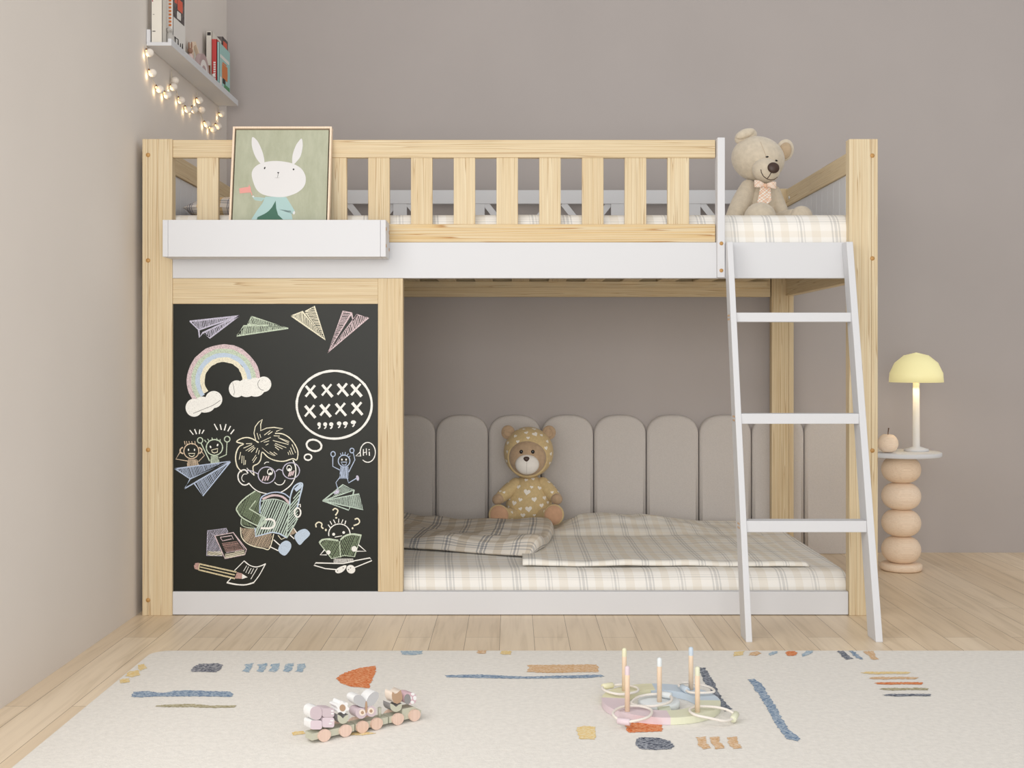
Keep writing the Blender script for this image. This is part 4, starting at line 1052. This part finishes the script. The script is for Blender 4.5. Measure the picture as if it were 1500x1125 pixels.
# ---------------------------------------------------------------- rug
RZ = .010
m_rug = plain('rug_cream', (229, 225, 218), .98, .05, 90, .5, 260, .05, .1)
rg = MB(); rcx = -.86; ryb = -.43; R_ = .045
outl = []
for (cx_, cy_, a0) in ((rcx+R_, ryb-R_, 90), (rcx+R_, -2.45+R_, 180), (1.75-R_, -2.45+R_, 270), (1.75-R_, ryb-R_, 0)):
    for i in range(9):
        t = math.radians(a0+ (90*i/8)); outl.append(Vector((cx_+R_*math.cos(t), cy_+R_*math.sin(t), 0.0005)))
rg.prism(outl, (0, 0, RZ-.0005))
def rmat(n, c, c2): return streaky('rug_'+n, c, c2, 1, (150, 520, 260), .45, .57)
RM = {'navy': rmat('navy', (56, 64, 84), (190, 190, 194)), 'steel': rmat('steel', (92, 118, 150), (190, 202, 212)), 'sky': rmat('sky', (124, 156, 182), (208, 216, 218)),
      'rust': rmat('rust', (206, 100, 44), (232, 176, 134)), 'olive': rmat('olive', (146, 138, 104), (206, 198, 174)), 'sand': rmat('sand', (204, 160, 112), (230, 208, 182)),
      'gold': rmat('gold', (226, 194, 124), (234, 220, 186)), 'ink': rmat('ink', (52, 60, 78), (176, 180, 188))}
RN = list(RM); rmk = MB(); rk = [0]
def mark(pts, col, jit=1.2, z=RZ):
    # ragged outline in photo pixels, laid on the rug surface
    rk[0] += 1; out = []; n = len(pts)
    for i in range(n):
        a, b_ = pts[i], pts[(i+1) % n]; L = math.hypot(b_[0]-a[0], b_[1]-a[1]); m = max(2, int(L/1.6))
        for k_ in range(m):
            t = k_/m; out.append((a[0]+(b_[0]-a[0])*t+random.uniform(-jit, jit)*1.3, a[1]+(b_[1]-a[1])*t+random.uniform(-jit, jit)*.35))
    cx = sum(p[0] for p in out)/len(out); cy = sum(p[1] for p in out)/len(out)
    bmv = [onz(p[0], p[1], z+.0006+rk[0]*4e-6) for p in out]
    # triangulate robustly
    from mathutils.geometry import tessellate_polygon
    tris = tessellate_polygon([bmv]); rmk.add(bmv, [tuple(t) for t in tris], RN.index(col))
def blob(cx, cy, rx_, ry_, col, sk=0, p=.6):
    mark([(cx+rx_*math.copysign(abs(math.cos(t))**p, math.cos(t))+sk*math.sin(t), cy+ry_*math.copysign(abs(math.sin(t))**p, math.sin(t))) for t in [2*PI*i/14 for i in range(14)]], col)
C9 = lambda x, y: (187+x/3.333, 900+y/3.333)
def m9(pts, col): mark([C9(*p) for p in pts], col)
m9([(330,250),(350,242),(440,238),(465,248),(455,270),(435,282),(320,280),(303,276)], 'navy')
for x_ in (588, 655, 718, 785, 845): m9([(x_-20,245),(x_+25,237),(x_+20,262),(x_+5,282),(x_-28,278),(x_-15,262)], 'sky')
m9([(30,378),(95,374),(170,384),(230,372),(300,370),(400,374),(500,376),(518,388),(505,402),(380,400),(250,400),(150,400),(60,404),(18,402)], 'steel')
m9([(140,444),(230,438),(300,436),(400,444),(530,444),(515,454),(420,456),(300,452),(190,452),(138,450)], 'olive')
m9([(1015,312),(1060,285),(1130,262),(1210,250),(1212,280),(1195,320),(1175,360),(1090,352),(1040,335)], 'rust')
m9([(1330,178),(1440,178),(1440,192),(1400,198),(1340,195)], 'sky'); m9([(800,575),(860,568),(870,582),(810,590)], 'gold'); m9([(1085,578),(1150,570),(1210,580),(1150,590),(1085,588)], 'gold')
m9([(48,248),(80,240),(92,262),(62,275)], 'gold'); m9([(8,278),(55,272),(62,295),(20,306),(-10,300)], 'gold'); m9([(-40,318),(10,310),(10,330),(-40,336)], 'gold')
mark([(652,989),(700,988),(770,991),(880,988),(886,991),(860,993),(760,994),(700,993),(655,992)], 'steel')
C10 = lambda x, y: (840+x/5, 930+y/5)
def m10(pts, col): mark([C10(*p) for p in pts], col)
m10([(-335,220),(170,216),(185,245),(180,272),(-340,270),(-330,245)], 'sand')
blob(812, 980, 38, 5.5, 'sand')
m10([(1175,125),(1250,118),(1250,145),(1170,158)], 'gold'); m10([(1300,128),(1350,120),(1375,135),(1340,152),(1285,148)], 'sand'); m10([(1425,135),(1480,118),(1500,130),(1440,152)], 'sky')
m10([(375,645),(640,640),(655,705),(400,715)], 'rust')
m10([(455,765),(490,750),(620,752),(700,775),(735,810),(725,835),(600,842),(490,835),(450,805)], 'ink')
m10([(20,680),(80,665),(160,672),(165,745),(150,765),(45,762)], 'gold')
for x_ in (900, 1002, 1128): m10([(x_,750),(x_+70,745),(x_+72,785),(x_+110,828),(x_+45,836),(x_+10,800)], 'sand')
m10([(915,238),(965,242),(1000,300),(1040,360),(1060,420),(1110,490),(1165,545),(1110,560),(1060,500),(1010,420),(950,330)], 'ink')
m10([(1280,325),(1320,322),(1380,360),(1420,430),(1480,520),(1520,600),(1580,690),(1660,760),(1640,778),(1560,760),(1490,670),(1440,570),(1370,460),(1330,400)], 'steel')
blob(1159, 957, 8, 3.5, 'rust'); blob(706, 955, 7, 2.5, 'sand'); blob(741, 956, 8, 2.8, 'gold'); C11 = lambda x, y: (1160+x/5.769, 930+y/5.769)
def m11(pts, col): mark([C11(*p) for p in pts], col)
m11([(90,160),(120,132),(185,132),(150,165),(90,182)], 'sky'); m11([(382,134),(430,134),(470,165),(515,200),(460,206),(415,175)], 'ink'); m11([(480,134),(520,134),(560,170),(610,205),(570,205),(525,175)], 'steel')
m11([(605,138),(690,136),(700,170),(730,205),(680,208),(645,175)], 'sand')
for (x0_, y_, c_) in ((580, 320, 'gold'), (645, 364, 'sand'), (690, 408, 'rust'), (740, 456, 'olive'), (765, 507, 'ink')):
    mark([C11(x0_, y_), C11(x0_+60, y_-10), C11(x0_+160, y_-8), C11(x0_+330, y_-10), C11(x0_+420, y_-6), C11(x0_+400, y_+10), C11(x0_+260, y_+8), C11(x0_+120, y_+12), C11(x0_+40, y_+8)], c_)
rg.add(rmk.v, rmk.f, 0); rg.mi[-len(rmk.f):] = [i+1 for i in rmk.mi]
rug_o = rg.obj('rug', [m_rug]+[RM[k_] for k_ in RN])
tag(rug_o, 'large cream rug with scattered coloured brush marks on the wooden floor', 'rug')

# ---------------------------------------------------------------- ring toss toy
RT = RZ+.0005
pastel = {'yellow': plain('paint_yellow', (226, 222, 190), .5), 'blue': plain('paint_blue', (196, 209, 221), .5), 'pink': plain('paint_pink', (218, 201, 207), .5), 'green': plain('paint_lime', (218, 219, 194), .5),
          'white': plain('paint_pale', (222, 228, 230), .5), 'beech': plain('beech', (236, 212, 186), .55, .05, 60), 'sage': plain('paint_sage', (204, 210, 190), .5)}
cx0, cy0 = .300, -.889
toy = thing('ring_toss_base', (cx0, cy0, RT), 'round pastel wooden ring toss board with five upright pegs on the rug', 'toy')
def sector(ri, ro, a0, a1, z0_, z1_, n=18):
    mb = MB()
    for i in range(n):
        a, b_ = math.radians(a0+(a1-a0)*i/n), math.radians(a0+(a1-a0)*(i+1)/n)
        P_ = lambda r, t, z: Vector((cx0+r*math.cos(t), cy0+r*math.sin(t), z))
        mb.hexa([P_(ri, a, z0_), P_(ro, a, z0_), P_(ro, b_, z0_), P_(ri, b_, z0_), P_(ri, a, z1_), P_(ro, a, z1_), P_(ro, b_, z1_), P_(ri, b_, z1_)])
    return mb
TZ = RT+.014
for (a0, a1, c_) in ((92, 172, 'yellow'), (-2, 92, 'blue'), (172, 272, 'pink'), (272, 358, 'green')):
    sector(.072, .119, a0, a1, RT, TZ).obj('board_segment', pastel[c_], toy)
MB().lathe((cx0-.004, cy0-.0, 0), [(0, RT), (.042, RT), (.042, TZ-.002), (.040, TZ), (0, TZ)], 40).obj('centre_disc', pastel['white'], toy)
MB().box(cx0-.012, cx0+.012, cy0-.078, cy0-.038, RT, TZ-.001).obj('spoke', pastel['sage'], toy)
MB().box(cx0-.012, cx0+.012, cy0+.036, cy0+.076, RT, TZ-.001).obj('spoke', pastel['blue'], toy)
pegs = {'pink': (.225, 2.333), 'yellow': (.2325, 2.475), 'blue': (.3716, 2.484), 'green': (.361, 2.328), 'white': (.2955, 2.397)}
for c_, (x_, Z_) in pegs.items():
    y_ = Z_-3.3; r = .0049; h = .089
    pg = MB().lathe((x_, y_, TZ), [(0, 0), (r, 0), (r, h*.8)], 20).obj('peg', pastel['beech'], toy)
    MB().lathe((x_, y_, TZ), [(r, h*.8), (r, h-.004), (r*.75, h-.0012), (0, h)], 20).obj('peg_tip', pastel[c_], pg)
m_rope = plain('rope_cream', (228, 222, 214), .8, .04, 300, .3, 600)
def ring(pxs, bead_i, col, label, zoff=0.0):
    """pxs: (px, py, height above the rug) points of the loop"""
    P_ = [onz(a, b_, RT+c_) for a, b_, c_ in pxs]; n = len(P_)
    out = []
    for i in range(n):
        p0, p1, p2, p3 = P_[i-1], P_[i], P_[(i+1) % n], P_[(i+2) % n]
        for t in (0, .2, .4, .6, .8): out.append(.5*((2*p1)+(p2-p0)*t+(2*p0-5*p1+4*p2-p3)*t*t+(3*p1-p0-3*p2+p3)*t**3))
    c0 = sum(P_, Vector())/n
    r_ = thing('toss_ring', (c0.x, c0.y, RT), label, 'toy ring', 'rope rings of the ring toss game')
    MB().tube(out, .0026, 10, closed=True).obj('rope', m_rope, r_)
    a = out[(bead_i*5-3) % len(out)]; b_ = out[(bead_i*5+3) % len(out)]; m = out[bead_i*5]; d_ = (b_-a).normalized()
    MB().tube([m-d_*.0125, m-d_*.0118, m+d_*.0118, m+d_*.0125], [.0058, .0064, .0064, .0058], 20).obj('bead', pastel[col], r_)
h1 = .0200; h0 = .0165
ring([(882,1008,h1),(890,1005,h1),(912,1003,h1),(932,1007,h1),(933,1013,h1),(912,1017,h1),(892,1014,h1)], 1, 'yellow', 'rope ring with a yellow bead at the back left of the ring toss board')
ring([(898,1044,h1),(910,1036,h1),(935,1034,h1),(954,1040,h1),(950,1050,h1),(930,1056,.017),(914,1057,.013),(903,1052,.017)], 6, 'pink', 'rope ring with a pink bead at the front left of the ring toss board')
ring([(925,1030,h1),(935,1021,h1),(955,1017,h1),(975,1018,.021),(984,1022,.021),(980,1029,h1),(960,1034,h1),(938,1034,h1)], 3, 'white', 'rope ring with a pale bead around the centre peg')
ring([(994,1004,h1),(1003,1009,h1),(1010,1014,h1),(1030,1015,h1),(1046,1013,h1),(1040,1007,h1),(1020,1002,h1),(1002,1000,h1)], 1, 'blue', 'rope ring with a blue bead at the back right of the ring toss board')
ring([(1010,1040,h1),(1022,1035,h1),(1050,1036,h1),(1070,1042,.017),(1076,1050,.010),(1062,1056,.010),(1040,1052,.016),(1018,1047,h1)], 4, 'green', 'rope ring with a lime bead overhanging the front right of the board')

# ---------------------------------------------------------------- toy train
base = onz(475, 1086, RT); endp = onz(607, 1056, RT); dv = (endp-base); L_ = dv.length; ang = math.atan2(dv.y, dv.x)
ux = dv.normalized(); wv = Vector((-ux.y, ux.x, 0)); kk = L_/942; kv = 1/7.143/785
def TP(cx, cy, w=0):
    """crop x along the train, crop y height; w = depth behind the near face"""
    u = (cx-320)*kk; groundy = 688-(cx-320)*(688-478)/942
    return base+ux*u+Vector((0, 0, max(0, (groundy-cy)*kv)))+wv*w
m_wheel = wood('wheel_beech', 'Z', lin((228, 202, 188)), lin((218, 190, 174)), lin((204, 170, 152)), contrast=.5); 
tp = {'sage': plain('train_sage', (190, 190, 172), .6), 'mauve': plain('train_mauve', (202, 186, 192), .6), 'lil': plain('train_lilac', (216, 200, 208), .6), 'white': plain('train_white', (232, 232, 232), .6), 'grey': plain('train_grey', (184, 184, 186), .6),
      'tan': plain('train_tan', (176, 146, 120), .6), 'cream': plain('train_cream', (234, 220, 206), .6), 'pink': plain('train_pink', (206, 176, 184), .6), 'dgrey': plain('train_dark_grey', (140, 138, 138), .6)}
def slab(pts, w0, w1, mats, name, parent, sm=True):
    P_ = [TP(x_, y_, w0) for x_, y_ in pts]
    return MB().prism(P_, wv*(w1-w0), 0, 1, sm and len(pts) > 8).obj(name, mats, parent)
def circ(cx, cy, rx_, ry_=None, n=20, a0=0, a1=360):
    ry_ = ry_ or rx_; return [(cx+rx_*math.cos(math.radians(a0+(a1-a0)*i/n)), cy+ry_*math.sin(math.radians(a0+(a1-a0)*i/n))) for i in range(n)]
# straight profile in (crop x, height above the ground in crop units)
def gy(x, h): return (x, 688-(x-320)*(688-478)/942-h)
WD = .030
cars = (('sage toy train rear wagon carrying the lilac blocks', 205, 632, (320, 532)), ('sage toy train middle wagon with the butterfly block', 648, 985, (705, 853)), ('sage toy train engine with sloped nose carrying the tulip block', 998, 1345, (1080, 1262)))
for ci, (lab, xa, xb, wh) in enumerate(cars):
    t = thing('toy_train_car', TP((xa+xb)/2, 2000, WD/2), lab, 'toy train')
    if ci == 2: prof = [gy(xa, 30), gy(xb-60, 30), gy(xb, 60), gy(xb, 95), gy(xb-80, 150), gy(xb-205, 150), gy(xb-210, 100), gy(xa, 100)]
    else: prof = [gy(xa, 30), gy(xb, 30), gy(xb, 100), gy(xa, 100)]
    slab(prof, .003, WD-.003, [tp['sage'], tp['sage']], 'chassis', t, False)
    for wx in wh:
        for w0 in (-.003, WD-.003):
            slab([gy(wx+60*math.cos(a)*1.0, 62+62*math.sin(a)) for a in [2*PI*i/28 for i in range(28)]], w0, w0+.006, [m_wheel, m_wheel], 'wheel', t)
    for pgx in ({0: (572,), 1: (930,), 2: ()}[ci]):
        p = TP(*gy(pgx, 95), WD/2); MB().tube([p, p+Vector((0, 0, .0185))], .0034, 14).obj('peg', tp['sage'], t)
def bblock(label): return thing('toy_block', TP(0, 0), label, 'toy block', None)
def mk(label, shapes, anchor):
    t = thing('toy_block', TP(anchor, 2000, WD/2), label, 'toy block')
    for nm, pts, w0, w1, a, b_ in shapes: slab(pts, w0, w1, [tp[a], tp[b_]], nm, t)
    return t
rr = lambda x0, x1, y0_, y1_, r=22: [(x1-r+r*math.cos(a), y1_-r+r*math.sin(a)) for a in (0, .5, 1.05, 1.57)]+[(x0+r+r*math.cos(a), y1_-r+r*math.sin(a)) for a in (1.57, 2.1, 2.6, 3.14)]+[(x0+r+r*math.cos(a), y0_+r+r*math.sin(a)) for a in (3.14, 3.7, 4.2, 4.71)]+[(x1-r+r*math.cos(a), y0_+r+r*math.sin(a)) for a in (4.71, 5.3, 5.8, 6.28)]
BW0, BW1 = .002, .027
mk('lilac clover shaped block on the rear end of the toy train', [
   ('lower_left', [(x_, y_) for x_, y_ in rr(190, 303, 475, 568)], BW0, BW1, 'lil', 'white'), ('upper_left', [(x_, y_) for x_, y_ in rr(186, 303, 330, 472, 55)], BW0, BW1, 'mauve', 'white'),
   ('lower_right', rr(307, 425, 445, 548), BW0, BW1, 'lil', 'lil'), ('upper_right', rr(307, 425, 350, 442), BW0, BW1, 'mauve', 'mauve'),
   ('print', rr(392, 420, 370, 384, 6), BW0-.0004, BW0, 'white', 'white'), ('print', rr(392, 420, 398, 412, 6), BW0-.0004, BW0, 'white', 'white'), ('print', rr(385, 416, 470, 484, 6), BW0-.0004, BW0, 'white', 'white'), ('print', rr(370, 400, 500, 514, 6), BW0-.0004, BW0, 'white', 'white')], 305)
def flower(cx, cy, r, n=6, lobe=.16): return [(cx+r*(1+lobe*math.cos(n*a))*math.cos(a+.3), cy+r*(1+lobe*math.cos(n*a))*math.sin(a+.3)) for a in [2*PI*i/60 for i in range(60)]]
cup = lambda cx, top, w_, h_: [(cx-w_, top), (cx-w_*.45, top+h_*.16), (cx, top+h_*.42), (cx+w_*.45, top+h_*.16), (cx+w_, top)]+[(cx+w_*math.cos(a), top+h_*.35+h_*.65*math.sin(a)) for a in [PI*i/14 for i in range(15)]]
mk('green leaf cup block under the daisy block', [('cup', cup(512, 412, 54, 100), BW0, BW1, 'sage', 'dgrey')], 512)
mk('white daisy block with tan centre on the toy train', [('flower', flower(510, 340, 60), BW0, BW1, 'white', 'white'), ('flower_centre', circ(508, 345, 30, 36), BW0-.0006, BW0, 'tan', 'tan')], 510)
wing = lambda pts: SM(pts, True)
mk('grey and lilac butterfly block standing on the middle wagon', [
   ('upper_wing', wing([(750,330),(700,335),(640,300),(620,250),(640,215),(690,207),(730,240),(752,285)]), BW0, BW1, 'grey', 'white'),
   ('upper_wing', wing([(752,330),(752,285),(775,225),(820,180),(865,170),(884,205),(868,260),(820,315)]), BW0, BW1, 'grey', 'white'),
   ('lower_wing', circ(698, 400, 55, 58), BW0, BW1, 'mauve', 'mauve'), ('lower_wing', circ(805, 380, 54, 58), BW0, BW1, 'mauve', 'mauve'),
   ('wing_spot', circ(710, 392, 32, 34), BW0-.0005, BW0, 'cream', 'cream'), ('wing_spot', circ(800, 375, 32, 34), BW0-.0005, BW0, 'cream', 'cream'),
   ('wing_dot', circ(710, 392, 15, 17), BW0-.001, BW0-.0005, 'tan', 'tan'), ('wing_dot', circ(800, 375, 15, 17), BW0-.001, BW0-.0005, 'tan', 'tan'),
   ('insect_body', circ(751, 335, 12, 64), BW0-.0008, BW0, 'tan', 'tan'), ('hub', circ(751, 375, 30, 55), BW0+.002, BW1, 'mauve', 'mauve')], 750)
mk('green leaf cup block under the tulip block', [('cup', cup(1068, 292, 63, 92), BW0, BW1, 'sage', 'dgrey')], 1068)
mk('tan tulip block with zigzag top near the front of the train', [('tulip', [(1028,165),(1055,190),(1082,180),(1120,145),(1135,200),(1138,240),(1120,280),(1080,297),(1045,285),(1025,245),(1022,200)], BW0, BW1, 'tan', 'cream')], 1080)
mk('pink beetle block with white spots at the front of the train', [('shell', rr(1160, 1290, 175, 300, 48), BW0, BW1, 'pink', 'pink'), ('beetle_face', circ(1192, 245, 36, 56), BW0-.0006, BW0, 'dgrey', 'dgrey'),
   ('spot', circ(1250, 190, 20, 16), BW0-.0006, BW0, 'white', 'white'), ('spot', circ(1272, 232, 18, 24), BW0-.0006, BW0, 'white', 'white'), ('spot', circ(1245, 278, 20, 18), BW0-.0006, BW0, 'white', 'white'), ('spot', circ(1230, 232, 9, 18), BW0-.0006, BW0, 'white', 'white')], 1225)

# ---------------------------------------------------------------- side table, wooden apple, lamp
YT = .70; tx = at(1320, 700, YT).x; ST = F/(YT+3.3)
m_ball = wood('turned_maple', 'X', lin((248, 228, 206)), lin((240, 214, 188)), lin((226, 196, 166)), cross=24, contrast=.5)
tb = thing('side_table', (tx, YT, 0), 'round white side table on a stack of turned wooden balls, beside the bed', 'side table')
MB().lathe((tx, YT, 0), [(0, .001), (.062, .001), (.068, .006), (.068, .020), (.062, .025), (0, .025)], 48).obj('foot_disc', m_ball, tb)
zt_ = .396
hb = (zt_-.014-.025)/4+.003
for i in range(4):
    zc_ = .025+(i+.5)*(zt_-.014-.025)/4
    MB().lathe((tx, YT, zc_), [(max(0, .064*abs(math.sin(PI*j/24))**.72), -hb/2*math.cos(PI*j/24)) for j in range(25)], 48).obj('ball', m_ball, tb)
MB().lathe((tx, YT, 0), [(0, zt_-.014), (.128, zt_-.014), (.130, zt_-.012), (.130, zt_-.002), (.128, zt_), (0, zt_)], 64).obj('table_top', white, tb)
ap = at(1300.5, 640, YT-.045); ax_, ay_ = ap.x, ap.y
at_ = thing('wooden_apple', (ax_, ay_, zt_), 'turned wooden apple with a dark stem on the white side table', 'ornament')
ar = .0335
prof = []
for j in range(33):
    t = PI*j/32; r = ar*math.sin(t)**.9 if 0 < j < 32 else 0
    z = -ar*.95*math.cos(t); z -= .007*math.exp(-(r/.008)**2) if t > PI/2 else -.004*math.exp(-(r/.010)**2)
    prof.append((r, z))
MB().lathe((ax_, ay_, zt_+ar*.935), prof, 40).obj('body', m_ball, at_)
MB().tube([(ax_, ay_, zt_+ar*1.6), (ax_+.001, ay_, zt_+ar*2.0), (ax_+.003, ay_, zt_+ar*2.45)], [.0014, .0016, .0022], 10).obj('stem', plain('stem_brown', (96, 70, 50), .7), at_)
lx, ly = at(1345, 560, YT).x, YT+.02
lp = thing('table_lamp', (lx, ly, zt_), 'small table lamp with pale yellow domed shade at the right edge', 'lamp')
m_shade = plain('shade_yellow', (232, 228, 176), .5, emit=(255, 236, 170), estr=.35)
MB().lathe((lx, ly, zt_), [(0, 0), (.040, 0), (.040, .008), (.012, .016), (.010, .23), (0, .235)], 32).obj('stem', white, lp)
zs = .628
MB().lathe((lx, ly, zs), [(.088, 0), (.086, .03), (.070, .065), (.04, .09), (0, .10)], 40).obj('lamp_shade', m_shade, lp, solid=.002)
MB().ell((lx, ly, zs+.02), (.018, .018, .024), nu=20, nv=14).obj('bulb', plain('bulb_glow', (255, 230, 180), .4, emit=(255, 214, 150), estr=6), lp)
point('lamp_light', (lx, ly, zs-.012), .9, (1.0, .76, .5), .02)
